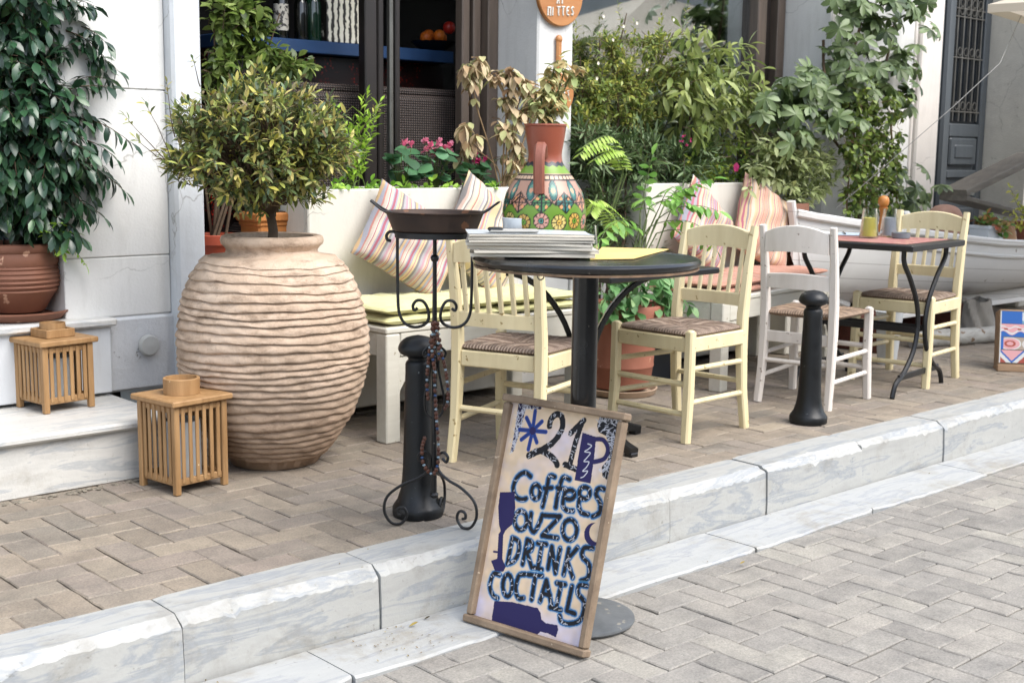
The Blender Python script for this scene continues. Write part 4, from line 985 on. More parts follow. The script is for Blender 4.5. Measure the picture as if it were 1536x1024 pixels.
def letters(paths, w, wo, ns, seed, halo=True):
    d = np.full(len(P0), 9.)
    for p in paths: d = np.minimum(d, dist(p))
    d = d+(vnoise(220, seed)-.5)*.0016
    if halo: blend(soft(d, wo+.0035)*.35, np.array(hx('#5fa0c4')[:3])); blend(soft(d, wo)*.97, blue)
    mk = soft(d, w); blend(mk, ink); scratch(mk, ns, seed)
# dark corners with white squiggles
for k_, (pl, sd_) in enumerate((([(180, 118), (372, 140), (362, 172), (240, 165), (215, 250), (180, 380), (140, 497), (118, 497), (150, 330)], 21), ([(838, 232), (1003, 252), (985, 350), (955, 470), (905, 720), (865, 690), (860, 620), (910, 560), (925, 470), (890, 380), (830, 350), (818, 300)], 22))):
    mk = inside(PA(pl)).astype(float); blend(mk, ink if k_ else navy*.6); scratch(mk, 70, sd_, .02, .0013); scratch(np.clip(soft(dist(PA(pl+[pl[0]])), .01), 0, 1), 30, sd_+9, .014, .0012)
arms = [(315, 185), (370, 265), (402, 345), (330, 425), (262, 478), (205, 402), (190, 325), (245, 235)]
d = np.minimum.reduce([dist(PA([(295, 335), a])) for a in arms]); blend(soft(d, .0064), np.array(hx('#1d3f86')[:3])); blend(soft(d, .0022)*.6, navy); blend(soft(dist(PA([(295, 335), (296, 336)])), .011), navy)
letters([smoothc(PA([(432, 300), (445, 245), (490, 210), (530, 230), (538, 300), (505, 375), (430, 450), (265, 528)])), smoothc(PA([(265, 525), (345, 490), (420, 515), (475, 560), (497, 600)]))], .0092, .0094, 34, 31, False)
letters([PA([(605, 358), (665, 300), (712, 258)]), PA([(690, 290), (640, 440), (600, 600)]), PA([(560, 598), (600, 615), (665, 640)])], .0085, .0087, 22, 32, False)
mug = inside(PA([(700, 352), (812, 388), (800, 520), (770, 747), (640, 720), (668, 540)])).astype(float); hd_ = soft(dist(smoothc(PA([(800, 405), (870, 412), (908, 480), (880, 555), (795, 580)]))), .0066)
blend(np.maximum(mug, hd_), navy); d = dist(smoothc(PA([(745, 440), (775, 455), (750, 480), (720, 500), (765, 510), (740, 545), (715, 575), (755, 580), (735, 620), (705, 650), (745, 650), (715, 690), (690, 700)]), 6)); blend(soft(d, .0013), white)
# Coffees
LW, LO = .0056, .0092
letters([smoothc(PA([(283, 685), (235, 655), (175, 690), (143, 770), (165, 840), (215, 862), (248, 855)])), ring_((326, 805), 36, 55, PA), smoothc(PA([(478, 692), (435, 690), (412, 800), (382, 918)])), PA([(395, 778), (455, 775)]), smoothc(PA([(598, 712), (545, 698), (512, 790), (488, 925)])), PA([(500, 775), (572, 790)]), ring_((600, 830), 42, 36, PA), smoothc(PA([(552, 850), (548, 915), (580, 950), (628, 955)])), ring_((722, 818), 44, 46, PA), smoothc(PA([(682, 850), (675, 920), (700, 970), (752, 985)])), smoothc(PA([(880, 790), (835, 785), (815, 830), (850, 895), (845, 970), (790, 1000)]))], LW, LO, 58, 41)
letters([ring_((385, 85), 42, 60, PB), smoothc(PB([(455, 40), (448, 120), (475, 160), (510, 105), (530, 50)])), PB([(540, 55), (650, 62), (530, 185), (635, 200)]), ring_((717, 150), 48, 66, PB)], LW, LO, 34, 42)
letters([PB([(330, 195), (297, 360)]), smoothc(PB([(330, 195), (372, 222), (372, 290), (340, 345), (297, 360)])), PB([(430, 208), (400, 365)]), smoothc(PB([(430, 208), (465, 232), (455, 275), (415, 290)])), PB([(428, 292), (462, 388)]), PB([(500, 232), (560, 240)]), PB([(530, 236), (503, 395)]), PB([(478, 388), (530, 402)]), PB([(596, 255), (572, 395)]), PB([(596, 255), (622, 425)]), PB([(622, 425), (652, 270)]), PB([(712, 272), (678, 435)]), PB([(770, 265), (700, 345)]), PB([(700, 345), (740, 455)]), smoothc(PB([(872, 268), (815, 268), (802, 320), (850, 375), (845, 455), (798, 478)]))], LW, LO, 66, 43)
letters([smoothc(PB([(245, 430), (205, 425), (180, 500), (200, 560), (232, 580)])), ring_((300, 500), 32, 70, PB), smoothc(PB([(418, 430), (375, 440), (355, 520), (372, 580), (408, 582)])), PB([(435, 432), (532, 442)]), PB([(488, 438), (463, 592)]), PB([(562, 470), (520, 605)]), PB([(562, 470), (598, 632)]), PB([(540, 555), (588, 568)]), PB([(632, 490), (690, 500)]), PB([(662, 496), (630, 650)]), PB([(588, 645), (660, 662)]), PB([(736, 512), (702, 668)]), PB([(702, 668), (755, 688)]), smoothc(PB([(835, 510), (785, 508), (778, 560), (820, 620), (800, 720), (735, 752), (668, 738), (655, 700)]))], LW, LO, 66, 44)
blend(inside(PB([(243, -98), (340, -98), (348, 0), (328, 110), (285, 145), (268, 175), (263, 330), (287, 380), (270, 412), (213, 405), (186, 340), (228, 328), (236, 170), (250, 150), (238, 110), (232, 0)])).astype(float), navy); blend(soft(dist(PB([(205, 282), (232, 286)])), .003), navy)
blend(inside(PB([(212, 598), (330, 606), (505, 648), (525, 680), (530, 720), (560, 745), (640, 760), (645, 790), (630, 838), (575, 812), (525, 800), (490, 828), (350, 780), (193, 730)])).astype(float), navy)
d1 = np.hypot(*(P0-np.array(PB([(880, 180)])[0])).T); d2 = np.hypot(*(P0-np.array(PB([(905, 168)])[0])).T); blend(((d1 < .031) & (d2 > .026) & (P0[:, 0] < BWd-.022)).astype(float), navy)
C_ = np.clip(C_, 0, 1)
b = MB(); b.v = [(p[0], p[1], .001) for p in P0.tolist()]; b.f = [(j*NX+i, j*NX+i+1, j*NX+NX+i+1, j*NX+NX+i) for j in range(NY-1) for i in range(NX-1)]
board(b, 'painted_panel', paintmat('board_paint', .65, .1, 120, .3), smooth=0, paint=C_)
# ------------------------------------------------------------------ wrought iron stand with the pan
SP = G(651, 786); t = thing('iron_stand', 'wrought iron stand with curled feet carrying the paella pan by the bollard', 'stand', SP)
def scr(c, r, a0, turns, n=26, grow=.35): return [(c[0]+r*(1-grow*i/n*turns)*cos(a0+2*pi*turns*i/n), c[1]+r*(1-grow*i/n*turns)*sin(a0+2*pi*turns*i/n)) for i in range(n+1)]
dirs = RT.copy(); dirs.z = 0; dirs.normalize(); fwd = V((-dirs.y, dirs.x, 0))
def pl(pts, dr): return [dr*x+V((0, 0, z)) for x, z in pts]
b = MB(); b.tube([V((0, 0, .09)), V((0, 0, .5)), V((0, 0, .9))], [.0085, .0085, .006], 8); b.ball((0, 0, .832), .013, 10, 8); b.ball((0, 0, .095), .014, 10, 6, (1, 1, .8)); b.build('stem', M_blk2, t)
HW = .115
for sg in (-1, 1):
    b = MB()
    pts = cr([(.012, .61), (.02, .655), (.055, .672), (.078, .655), (.074, .63), (.05, .628)][::-1], 5)
    pts = [(.052, .655), (.062, .648), (.066, .662), (.055, .677), (.036, .676), (.022, .655), (.018, .625), (.03, .605), (.06, .596), (.09, .607), (.108, .64), (.112, .7), (.113, .8), (.113, .87)] 
    if sg < 0: pts = [(.07, .655), (.058, .645), (.047, .652), (.05, .672), (.07, .682)][::1] + [(.02, .655), (.016, .625), (.03, .605), (.065, .596), (.098, .61), (.118, .66), (.12, .72), (.12, .8), (.12, .86)] if False else pts
    top = [(.113, .895), (.122, .905), (.137, .905), (.146, .894), (.143, .881), (.132, .878)]
    b.tube(pl([(x*sg, z+.025) for x, z in cr(pts+[(x, z-.02) for x, z in top], 5)], dirs), .0048, 7); b.build('scroll_arm', M_blk2, t)
b = MB(); b.lathe([(.118, .895), (.121, .895), (.121, .912), (.118, .912)], 48); b.build('ring', M_blk2, t)
for k, (dr) in enumerate((-dirs*.95-fwd*.15, dirs*.8-fwd*.45, dirs*.15+fwd*.9)):
    dr = dr.normalized(); b = MB(); s_ = 1.0
    pts = [(.03, .215), (.045, .205), (.05, .222), (.036, .234), (.018, .226), (.012, .205), (.018, .175), (.05, .15), (.10, .13), (.145, .095), (.155, .05), (.135, .012), (.105, .006), (.085, .03), (.092, .055), (.112, .055), (.115, .038), (.103, .034)]
    b.tube(pl([(x*s_, max(.005, z)) for x, z in cr(pts, 5)], dr), .0046, 7); b.build('curled_foot', M_blk2, t)
for sg in (-1, 1):
    b = MB(); pts = [(.004, .57), (.02, .56), (.034, .545), (.03, .53), (.016, .53), (.012, .5), (.02, .45), (.03, .4), (.024, .355), (.0, .335)]
    b.tube(pl([(x*sg, z) for x, z in cr(pts, 4)], dirs), .004, 6); b.build('loop', M_blk2, t)
PZ = .913
t = thing('paella_pan', 'rusty brown paella pan with two wire handles on the iron stand', 'pan', SP+V((0, 0, PZ)))
m = mat('rusty_pan_steel', '#4a3a30', '#2c2421', .5, 9, metallic=.35, bump=.25, bscale=60, spots='#6b4a35', spot_scale=24, spot_cut=.62, rough2=.7)
b = MB(); b.lathe([(0, 0), (.118, .0), (.128, .006), (.147, .055), (.154, .058), (.154, .0605), (.144, .058), (.124, .01), (0, .005)], 64); b.build('pan_body', m, t)
for sg in (-1, 1):
    b = MB(); o = dirs*sg
    b.tube([o*.134+fwd*-.035+V((0, 0, .052)), o*.16+fwd*-.032+V((0, 0, .066)), o*.19+fwd*-.026+V((0, 0, .09)), o*.194+fwd*.026+V((0, 0, .09)), o*.16+fwd*.032+V((0, 0, .066)), o*.134+fwd*.035+V((0, 0, .052))], .0036, 6); b.build('handle', M_blk2, t)
# bead strings
m1 = mat('brown_beads', '#5a3324', '#3f2418', .4, 30); m2 = mat('turquoise_beads', '#8a9aa3', '#6d8290', .3, 30); m3 = mat('dark_blue_beads', '#2a4a78', '#1d355a', .3, 30)
t = thing('bead_string', 'strings of brown and pale blue beads hanging from the iron stand', 'bead string', SP+V((0, 0, .62)))
bb = {0: MB(), 1: MB(), 2: MB()}; cord = MB()
strands = [[(0, .02), (-.012, -.05), (-.022, -.16), (-.018, -.22)], [(.004, .02), (.0, -.1), (.006, -.25), (.014, -.36), (.012, -.42), (.0, -.452), (-.018, -.445), (-.034, -.415), (-.036, -.37), (-.028, -.34)], [(.01, .02), (.02, -.06), (.034, -.12), (.042, -.18), (.042, -.225), (.034, -.245)], [(.002, .02), (.012, -.03), (.016, -.1)], [(-.004, .02), (-.006, -.06), (.002, -.12), (.01, -.14)]]
for k, s_ in enumerate(strands):
    pts = pl(cr(s_, 10), dirs); pts = [p-fwd*(.014+.005*k) for p in pts]; cord.tube(pts, .001, 4)
    acc = 0; nx_ = 0; i = 0
    for a, c in zip(pts, pts[1:]):
        L = (c-a).length; acc += L
        if acc > nx_:
            typ = [0, 0, 1, 0, 0, 1, 0, 2][i % 8] if k != 1 or i < 40 else 0; r = .0062 if typ == 0 else .0052
            bb[typ].ball(c, r, 8, 6, (1, 1, 1.25 if typ == 0 else .8)); nx_ = acc+.0105; i += 1
cord.build('cord', M_blk2, t); bb[0].build('brown_bead', m1, t); bb[1].build('pale_bead', m2, t); bb[2].build('blue_bead', m3, t)
for c in kids(t):
    if 'bead' in c.name: c['kind'] = 'stuff'

# ------------------------------------------------------------------ wooden discs with writing, on the pillar
M_tan = mat('varnished_disc_wood', '#b07a48', '#9a6336', .45, 4, stretch=(1, 6, 6), bump=.1, bscale=40)
M_ltr = mat('white_sign_paint', '#d0cdc4', None, .5, 20)
def stroke(mb, path, r):
    pts = [(x, y, .0) for x, y in path]; mb.tube([V((x, 0, z)) for x, z in path], r, 6)
def disc_sign(label, c, r, words, handle, w=.0045):
    t = thing('wooden_sign', label, 'sign', c); b = MB(); b.lathe([(0, 0), (r-.006, 0), (r, .005), (r, .021), (r-.004, .026), (0, .027)], 56)
    o = b.build('board', M_tan, t); o.matrix_local = Matrix.Rotation(pi/2, 4, 'X')
    if handle: b = MB(); b.box((0, -.013, r+.08), (.034, .02, .17), .007); b.ball((0, -.013, r+.165), .021, 12, 8, (1, .7, 1)); b.build('handle', M_tan, t)
    b = MB()
    for p in words: b.tube([V((x, -.0275, z)) for x, z in p], w, 6)
    b.build('lettering', M_ltr, t)
LET = {'P': [[(0, 0), (.02, 1)], [(-.1, .95), (.75, 1)], [(.65, 1), (.62, 0)]], 'I': [[(0, 0), (.05, 1)]], 'T': [[(-.1, 1), (.7, 1.02)], [(.3, 1), (.25, .15), (.4, 0)]], 'E': [[(.6, 1), (.1, .92), (0, .55), (.1, .08), (.6, 0)], [(0, .52), (.45, .55)]], 'S': [[(.62, .9), (.3, 1), (.05, .8), (.3, .52), (.55, .25), (.35, .0), (0, .1)]], 'A': [[(0, 0), (.35, 1), (.6, 0)], [(.12, .4), (.5, .4)]], 'M': [[(0, 0), (.08, 1), (.4, .3), (.72, 1), (.8, 0)]], 'Z': [[(0, 1), (.6, 1), (0, 0), (.65, 0)]], 'D': [[(0, 0), (.35, 1), (.75, 0), (0, 0)]], 'K': [[(0, 0), (.02, 1)], [(.6, 1), (.03, .5), (.62, 0)]]}
def write(s, x, z, h, adv, slope=0, wx=1):
    out = []
    for i, ch in enumerate(s):
        if ch == ' ': continue
        for p in LET[ch]: out.append([(x+i*adv+a*h*.62*wx, z+i*slope+b_*h) for a, b_ in p])
    return out
disc_sign('round brown wooden sign with white lettering high on the white pillar', (4.497, 4.648, 1.928), .155, write('PITTES', -.09, -.11, .04, .032, .003, 1.1)+write('AI', -.03, -.048, .038, .036, .002, 1.1)+write('MEZEDES', -.11, .02, .038, .032, 0, 1.1), False, .0046)
disc_sign('round wooden paddle sign with its handle up, lower on the white pillar', (4.50, 4.648, 1.447), .1, write('PITTES', -.066, -.02, .028, .0235, .002, 1)+write('MEZE', -.045, .03, .026, .024, 0, 1), True, .0028)

# ------------------------------------------------------------------ white boat used as a stand
M_boat = mat('boat_white_paint', '#d8d7d3', '#cbc9c5', .45, 3, bump=.2, bscale=18, stretch=(.5, 1, 2), spots='#8f877a', spot_scale=12, spot_cut=.7)
nt_ = M_boat.node_tree; bs_ = nt_.nodes['Principled BSDF']; src_ = bs_.inputs['Base Color'].links[0].from_socket
tc_ = nt_.nodes.new('ShaderNodeTexCoord'); sp_ = nt_.nodes.new('ShaderNodeSeparateXYZ'); nt_.links.new(tc_.outputs['Object'], sp_.inputs[0])
def mth(op, a, b_):
    x = nt_.nodes.new('ShaderNodeMath'); x.operation = op
    for i, v_ in enumerate((a, b_)):
        if isinstance(v_, bpy.types.NodeSocket): nt_.links.new(v_, x.inputs[i])
        else: x.inputs[i].default_value = v_
    return x.outputs[0]
pl_ = mth('FRACT', mth('MULTIPLY', mth('ADD', sp_.outputs[2], mth('MULTIPLY', sp_.outputs[0], .07)), 11), 0); sm_ = mth('LESS_THAN', pl_, .045)
mx2 = nt_.nodes.new('ShaderNodeMix'); mx2.data_type = 'RGBA'; nt_.links.new(mth('MULTIPLY', sm_, .55), mx2.inputs[0]); nt_.links.new(src_, mx2.inputs[6]); mx2.inputs[7].default_value = hx('#77736c'); nt_.links.new(mx2.outputs[2], bs_.inputs['Base Color'])
t = thing('wooden_boat', 'white wooden boat laid along the wall, carrying pots on its deck', 'boat', (7.6, 4.2, 0)); bo2 = (7.6, 4.2, 0)
st = []                                      # stations: x, half beam at rail, rail height, half beam at bilge, bilge z, keel z
xs = [6.02, 6.12, 6.35, 6.7, 7.2, 7.8, 8.5, 9.2, 9.8]
hb = [.012, .06, .16, .25, .32, .345, .34, .3, .22]; zr = [.83, .81, .775, .73, .67, .615, .575, .575, .6]; kz = [.56, .42, .32, .27, .245, .235, .235, .25, .3]
CY = 4.27
def hull(off_, mb, inner=False):
    N_ = 9; vs = []; xs2, h2, z2, k2 = [np.interp(np.linspace(0, 8, 41), range(9), a) for a in (xs, hb, zr, kz)]
    for i in range(41):
        for s in (1, -1):
            seq = np.linspace(0, 1, N_) if s == 1 else np.linspace(1, 0, N_)[1:]
            for q in seq:
                wv = h2[i]*(1-q**2.6)**.62 if q < 1 else .0; z = z2[i]-(z2[i]-k2[i])*q; vs.append((xs2[i], CY-s*max(0.008, wv)*off_, z))
    n = 2*N_-1; mb.add(vs, [(i*n+j, i*n+n+j, i*n+n+j+1, i*n+j+1) for i in range(40) for j in range(n-1)]+[tuple(range(n)), tuple(range(40*n+n-1, 40*n-1, -1))])
    return xs2, h2, z2
b = MB(); X2, H2, Z2 = hull(1, b); b.build('hull', M_boat, t, off=bo2)
for s in (-1, 1):
    b = MB(); b.path([(x, CY+s*(h+.012), z+.004) for x, h, z in zip(X2, H2, Z2)], .035, .045, up=V((0, 0, 1)), b=.01); b.build('gunwale', M_boat, t, off=bo2)
    b = MB(); b.path([(x, CY+s*(h*.985+.008), z-.085) for x, h, z in zip(X2, H2, Z2)], .022, .025, up=V((0, 0, 1)), b=.008); b.build('rubbing_strake', M_boat, t, off=bo2)
b = MB(); vs = []
for x, h, z in zip(X2, H2, Z2): vs += [(x, CY-h, z-.02), (x, CY+h, z-.02)]
b.add(vs, [(2*i, 2*i+2, 2*i+3, 2*i+1) for i in range(40)]); b.build('deck', M_boat, t, off=bo2)
b = MB(); b.path([(5.99, CY, .9), (6.02, CY, .8), (6.08, CY, .55), (6.28, CY, .36), (6.6, CY, .27)], .035, .05, up=V((0, 1, 0)), b=.008); b.build('stem_post', M_boat, t, off=bo2)
b = MB(); b.box((7.9, CY, .205), (3.2, .05, .07), .006); b.box((8.1, CY-.2, .2), (2.9, .04, .03), .004); b.build('keel', M_boat, t, off=bo2)
b = MB(); b.box((6.75, 4.0, .77), (.05, .05, .14), .01); b.build('bollard_post', M_boat, t, off=bo2)
c = G(1370, 540); M_red = mat('red_brown_wood', '#5d3024', '#452219', .6, 5, stretch=(1, 6, 6), bump=.2)
t = thing('boat_cradle', 'red brown timber cradle under the white boat', 'cradle', (7.0, 4.25, 0)); b = MB()
for x in (6.65, 7.55): b = MB(); b.box((x-7, 0, .12), (.12, .5, .24), .006); b.build('block', M_red, t)
b = MB(); b.box((.1, -.17, .215), (1.5, .04, .05), .004); b.build('beam', M_red, t)
p0_, p1_ = G(1428, 506), G(1500, 512); t = MB(); t.tube([V((6.95, 4.02, .05)), V((7.2, 3.95, .052)), V((7.5, 3.87, .05)), V((7.9, 3.78, .052))], [.05, .056, .052, .055], 12)
o = t.build('timber_log', mat('whitewashed_log', '#b5b3ac', '#8f8b82', .8, 8, stretch=(1, 5, 5), bump=.5, bscale=30, spots='#77604a', spot_scale=14, spot_cut=.62), None); tag(o, 'whitewashed round log lying on the pavers under the boat', 'log')
t = MB()
def sack(u, v): 
    a = u*2*pi; r = .17*(1-.35*v+.1*sin(a*5+v*4)+.06*sin(a*9+v*9)); return (7.62+r*cos(a)*1.1, 3.98+r*sin(a)*.7, .02+v*.24+.01*sin(a*4))
t.grid(sack, 48, 14); t = t.build('cloth_bundle', clothmat('grey_tarpaulin', '#8f897e', '#77726a'), None); tag(t, 'bunched grey cloth hanging under the boat beside the painted box', 'cloth')

# painted wooden box
q0, q1 = G(1497, 557), V((6.72, 3.05, 0)); dr = (q1-q0).normalized(); nr = V((dr.y, -dr.x, 0)); nr = nr if nr.dot(V((-1, 0, 0))) > 0 else -nr
t = thing('painted_box', 'low wooden box with blue and pink painted boards at the right end of the pavement', 'box', q0)
BX, BZ = .36, .34; npx, npz = 150, 140
MB_ = Matrix(((dr.x, -nr.x, 0, 0), (dr.y, -nr.y, 0, 0), (0, 0, 1, 0), (0, 0, 0, 1))) @ Matrix.Rotation(radians(-12), 4, 'X')
b = MB(); b.box((BX/2, .09, .02), (BX+.01, .18, .04), .005); b.box((BX/2, .1, BZ/2+.02), (BX, .15, BZ-.03), .006)
o = b.build('box_body', mat('box_wood', '#9c8064', '#7d6349', .7, 6, stretch=(1, 6, 6), bump=.3), t); o.matrix_local = MB_
x_, z_ = np.meshgrid(np.linspace(.006, BX-.006, npx), np.linspace(.05, BZ-.004, npz)); x_, z_ = x_.ravel(), z_.ravel(); cc = np.zeros((len(x_), 3)); cc[:] = hx('#c4bdb0')[:3]
row = ((z_-.05)/(BZ-.054)*4).astype(int); fz = (z_-.05)/(BZ-.054)*4 % 1
bl_, pk, wh, tn, rd = [np.array(hx(c)[:3]) for c in ('#2a5fa8', '#cf9a9c', '#c8c9c6', '#a09182', '#9c4a3c')]
m_ = row == 3; cc[m_] = bl_; w_ = np.sin(x_*60+fz*6); cc[m_ & (x_ > .12)] = wh; cc[m_ & (x_ > .12) & (w_ > .3)] = np.array(hx('#6d93a8')[:3]); cc[m_ & (x_ > .25)] = bl_
m_ = row == 2; cc[m_] = pk; cc[m_ & (fz < .3+.15*np.sin(x_*70))] = bl_; cc[m_ & (np.abs(fz-.42-.15*np.sin(x_*70)) < .07)] = wh; cc[m_ & (np.abs(fz-.75-.08*np.sin(x_*90)) < .05)] = wh; cc[m_ & (np.hypot(((x_*14) % 1-.5)*.5, fz-.62) < .08)] = rd
m_ = row == 1; cc[m_] = tn
for k_ in range(3):
    d_ = np.hypot((x_-.06-.12*k_)/.05, (fz-.5)/.42); cc[m_ & (d_ < 1.15)] = wh; cc[m_ & (d_ < 1)] = pk; cc[m_ & (d_ < .6)] = rd if k_ % 2 == 0 else wh; cc[m_ & (d_ < .35)] = pk
cc[m_ & (np.abs(x_-.005) < .02)] = bl_
m_ = row == 0; cc[m_] = wh; tri = np.abs((x_*7) % 1-.5)*2; cc[m_ & (fz > tri)] = bl_; cc[m_ & (fz > tri+.18)] = pk; cc[m_ & (fz < tri-.35)] = rd
cc[(fz < .04)] = np.array(hx('#3a3430')[:3]); cc[x_ < .012] = wh
b = MB(); b.v = [(a, .022, c_) for a, c_ in zip(x_.tolist(), z_.tolist())]; b.f = [(j*npx+i, j*npx+i+1, j*npx+npx+i+1, j*npx+npx+i) for j in range(npz-1) for i in range(npx-1)]
o = b.build('painted_front', paintmat('box_paint', .6), t, smooth=0, paint=cc); o.matrix_local = MB_

# pots on the boat, slanting hatch, canopy, rope
M_tc = mat('terracotta', '#9c6450', '#86523f', .75, 5, bump=.25, bscale=70, spots='#c09a80', spot_scale=22, spot_cut=.68)
M_tc2 = mat('brown_terracotta', '#80543f', '#6a4433', .7, 5, bump=.3, bscale=60, spots='#b08a72', spot_scale=18, spot_cut=.68)
def pot(label, loc, r, h, mt, nm='plant_pot', cat='pot', saucer=None, prof=None):
    t = thing(nm, label, cat, loc); b = MB()
    b.lathe(prof or [(r*.66, 0), (r*.68, .004), (r*.9, h*.78), (r*.92, h*.8), (r, h*.8), (r, h*.985), (r*.97, h), (r*.86, h), (r*.82, h*.86), (0, h*.85)], 48, cap=False); b.build('pot_body', mt, t)
    b = MB(); b.lathe([(r*.83, h*.9), (0, h*.92)], 32, cap=False); b.build('soil', M_soil, t)
    if saucer: b = MB(); b.lathe([(saucer*.8, -.028), (saucer*.85, -.026), (saucer, 0), (saucer, .006), (saucer*.95, .006), (saucer*.8, -.012), (0, -.012)], 48, cap=False); b.build('saucer', mt, t)
    return t
LK[0] = 1.08
# ------------------------------------------------------------------ plants
M_bark = mat('twig_bark', '#5f4d3a', '#3f3226', .85, 12, bump=.4, bscale=60)
M_bark2 = mat('grey_bark', '#7d7264', '#5f564a', .85, 12, bump=.4, bscale=50)
M_gstem = mat('green_stem', '#5a6a33', '#48562a', .6, 10)
M_dstem = mat('dry_stem', '#8a7152', '#6b563d', .8, 10)
def plant(name, label, cat, base, group=None): return thing(name, label, cat, (base[0], base[1], base[2]), 0, group)
def fin(L, T, t, lm, tm, ln='foliage', tn='stem'):
    o = tuple(t.location); L.build(ln, lm, t, smooth=60, off=o); T.build(tn, tm, t, smooth=60, off=o)

# ficus in a ribbed pot on the sill
fb = V((1.80, 4.74, .513)); rp = [(.088, 0), (.096, .006), (.128, .06)]
for i in range(6): z = .075+i*.017; r_ = .134+.018*sin((i+1)/7*pi*.9); rp += [(r_, z), (r_+.004, z+.006), (r_-.001, z+.013)]
rp += [(.151, .185), (.15, .21), (.143, .222), (.15, .228), (.154, .24), (.152, .252), (.14, .256), (.133, .24), (0, .235)]
pot('ribbed brown clay pot standing in its saucer on the wall ledge', fb+V((0, 0, .03)), .155, .26, M_tc2, prof=rp, saucer=.185)
t = plant('ficus_tree', 'dense dark ficus with glossy drooping leaves at the left wall', 'tree', fb+V((0, 0, .24))); L, T = MB(), MB()
tb = fb+V((0, 0, .24)); cz = W(48, 175, 4.66)
T.tube([tb, tb+V((.02, 0, .25)), tb+V((-.02, -.02, .6)), tb+V((.02, .0, 1.1))], [.02, .017, .013, .006], 8)
crown(L, T, (cz.x-.02, 4.68, cz.z-.02), (.27, .26, .50), 330, .17, 9, .062, .028, inner=.35, upb=.1, hub=tb+V((0, 0, .6)), grav=.75, spread=.75, curl=.3, droop=.55, jit=.3)
crown(L, T, (cz.x-.08, 4.68, cz.z+.45), (.25, .24, .35), 130, .17, 9, .062, .028, inner=.4, upb=.2, grav=.7, spread=.75, curl=.3, droop=.55)
crown(L, T, tuple(W(30, 262, 4.68)), (.26, .2, .16), 60, .13, 9, .06, .027, inner=.3, upb=.1, grav=.65, spread=.75, curl=.3, droop=.5)
for px, py, qx, qy in ((100, 70, 172, 95), (90, 140, 150, 125), (110, 190, 190, 225), (90, 230, 180, 260), (100, 30, 165, 60), (80, 270, 150, 300), (60, 300, 120, 330), (110, 210, 165, 270), (70, 10, 130, -5), (60, 280, 70, 320)):
    a, b_ = W(px, py, 4.62), W(qx, qy, 4.52)
    for k in range(2): sprig(L, T, a+rv(.02), (b_-a)+V((0, 0, .05))+rv(.02), (b_-a).length*1.1, 11, .064, .026, grav=.55, spread=.7, curl=.3, droop=.6, tr=.0025)
LK[0] = 1.2
fin(L, T, t, leafmat('ficus_leaves', ['#16261c', '#1d3324', '#25402c', '#2f4a34', '#1b2c28', '#3c5a34'], .3, .12, .6), M_bark)
t = plant('fern_seedling', 'small bright green plant spilling over the rim of the ribbed pot', 'plant', fb+V((.1, -.08, .26))); L, T = MB(), MB()
for px, py, qx, qy in ((75, 358, 60, 342), (80, 358, 135, 385), (78, 355, 110, 348), (85, 360, 95, 380), (80, 350, 90, 335), (88, 358, 122, 365)):
    a, b_ = W(px, py, 4.6), W(qx, qy, 4.55); sprig(L, T, a, (b_-a)+V((0, 0, .04)), (b_-a).length*1.1, 6, .035, .013, grav=.6, spread=.9, opp=True, tr=.0015)
fin(L, T, t, leafmat('seedling_leaves', ['#5d8030', '#7a9c3c', '#8fae4a'], .45, .35), M_gstem)

# clipped shrub in the jar
jb = V((JC.x, JC.y, JT+.02)); sc_ = W(388, 216, 4.0)
t = plant('jar_shrub', 'clipped rounded shrub with olive and yellowish leaves in the big jar', 'shrub', jb); L, T = MB(), MB()
T.tube([jb, jb+V((.005, 0, .06)), jb+V((.0, .01, .13))], [.021, .018, .016], 9)
for i in range(16):
    a = 2*pi*i/16+R.random()*.4; e = V((sc_.x+.22*cos(a), sc_.y+.2*sin(a), sc_.z+R.uniform(-.12, .1))); T.tube([jb+V((0, .01, .12)), (jb+V((0, 0, .14))).lerp(e, .5)+V((0, 0, -.02)), e], [.012, .007, .003], 6)
crown(L, T, (sc_.x, sc_.y, sc_.z), (.345, .33, .25), 760, .075, 7, .036, .0115, inner=.62, upb=.3, hub=jb+V((0, 0, .16)), grav=-.05, spread=.8, curl=.1, shape=(.7, 1, .7))
crown(L, T, (sc_.x, sc_.y, sc_.z-.02), (.28, .27, .21), 230, .08, 7, .04, .0105, inner=.2, upb=.2, grav=0, spread=.6, curl=.1)
for (px, py), (qx, qy) in (((262, 205), (245, 125)), ((255, 235), (222, 155)), ((248, 240), (192, 175)), ((235, 235), (205, 210)), ((300, 130), (285, 90)), ((540, 200), (560, 160))):
    a, b_ = W(px, py, 4.0), W(qx, qy, 3.95); sprig(L, T, a, b_-a, (b_-a).length, 6, .028, .008, grav=-.1, spread=.7, start=.75, tr=.0022)
fin(L, T, t, leafmat('jar_shrub_leaves', ['#33402c', '#475535', '#5f6b3a', '#7d8040', '#9c9448', '#a89a66', '#566a48', '#6d5c42', '#425240', '#8a8f48', '#4d5f50'], .5, .2), M_bark)

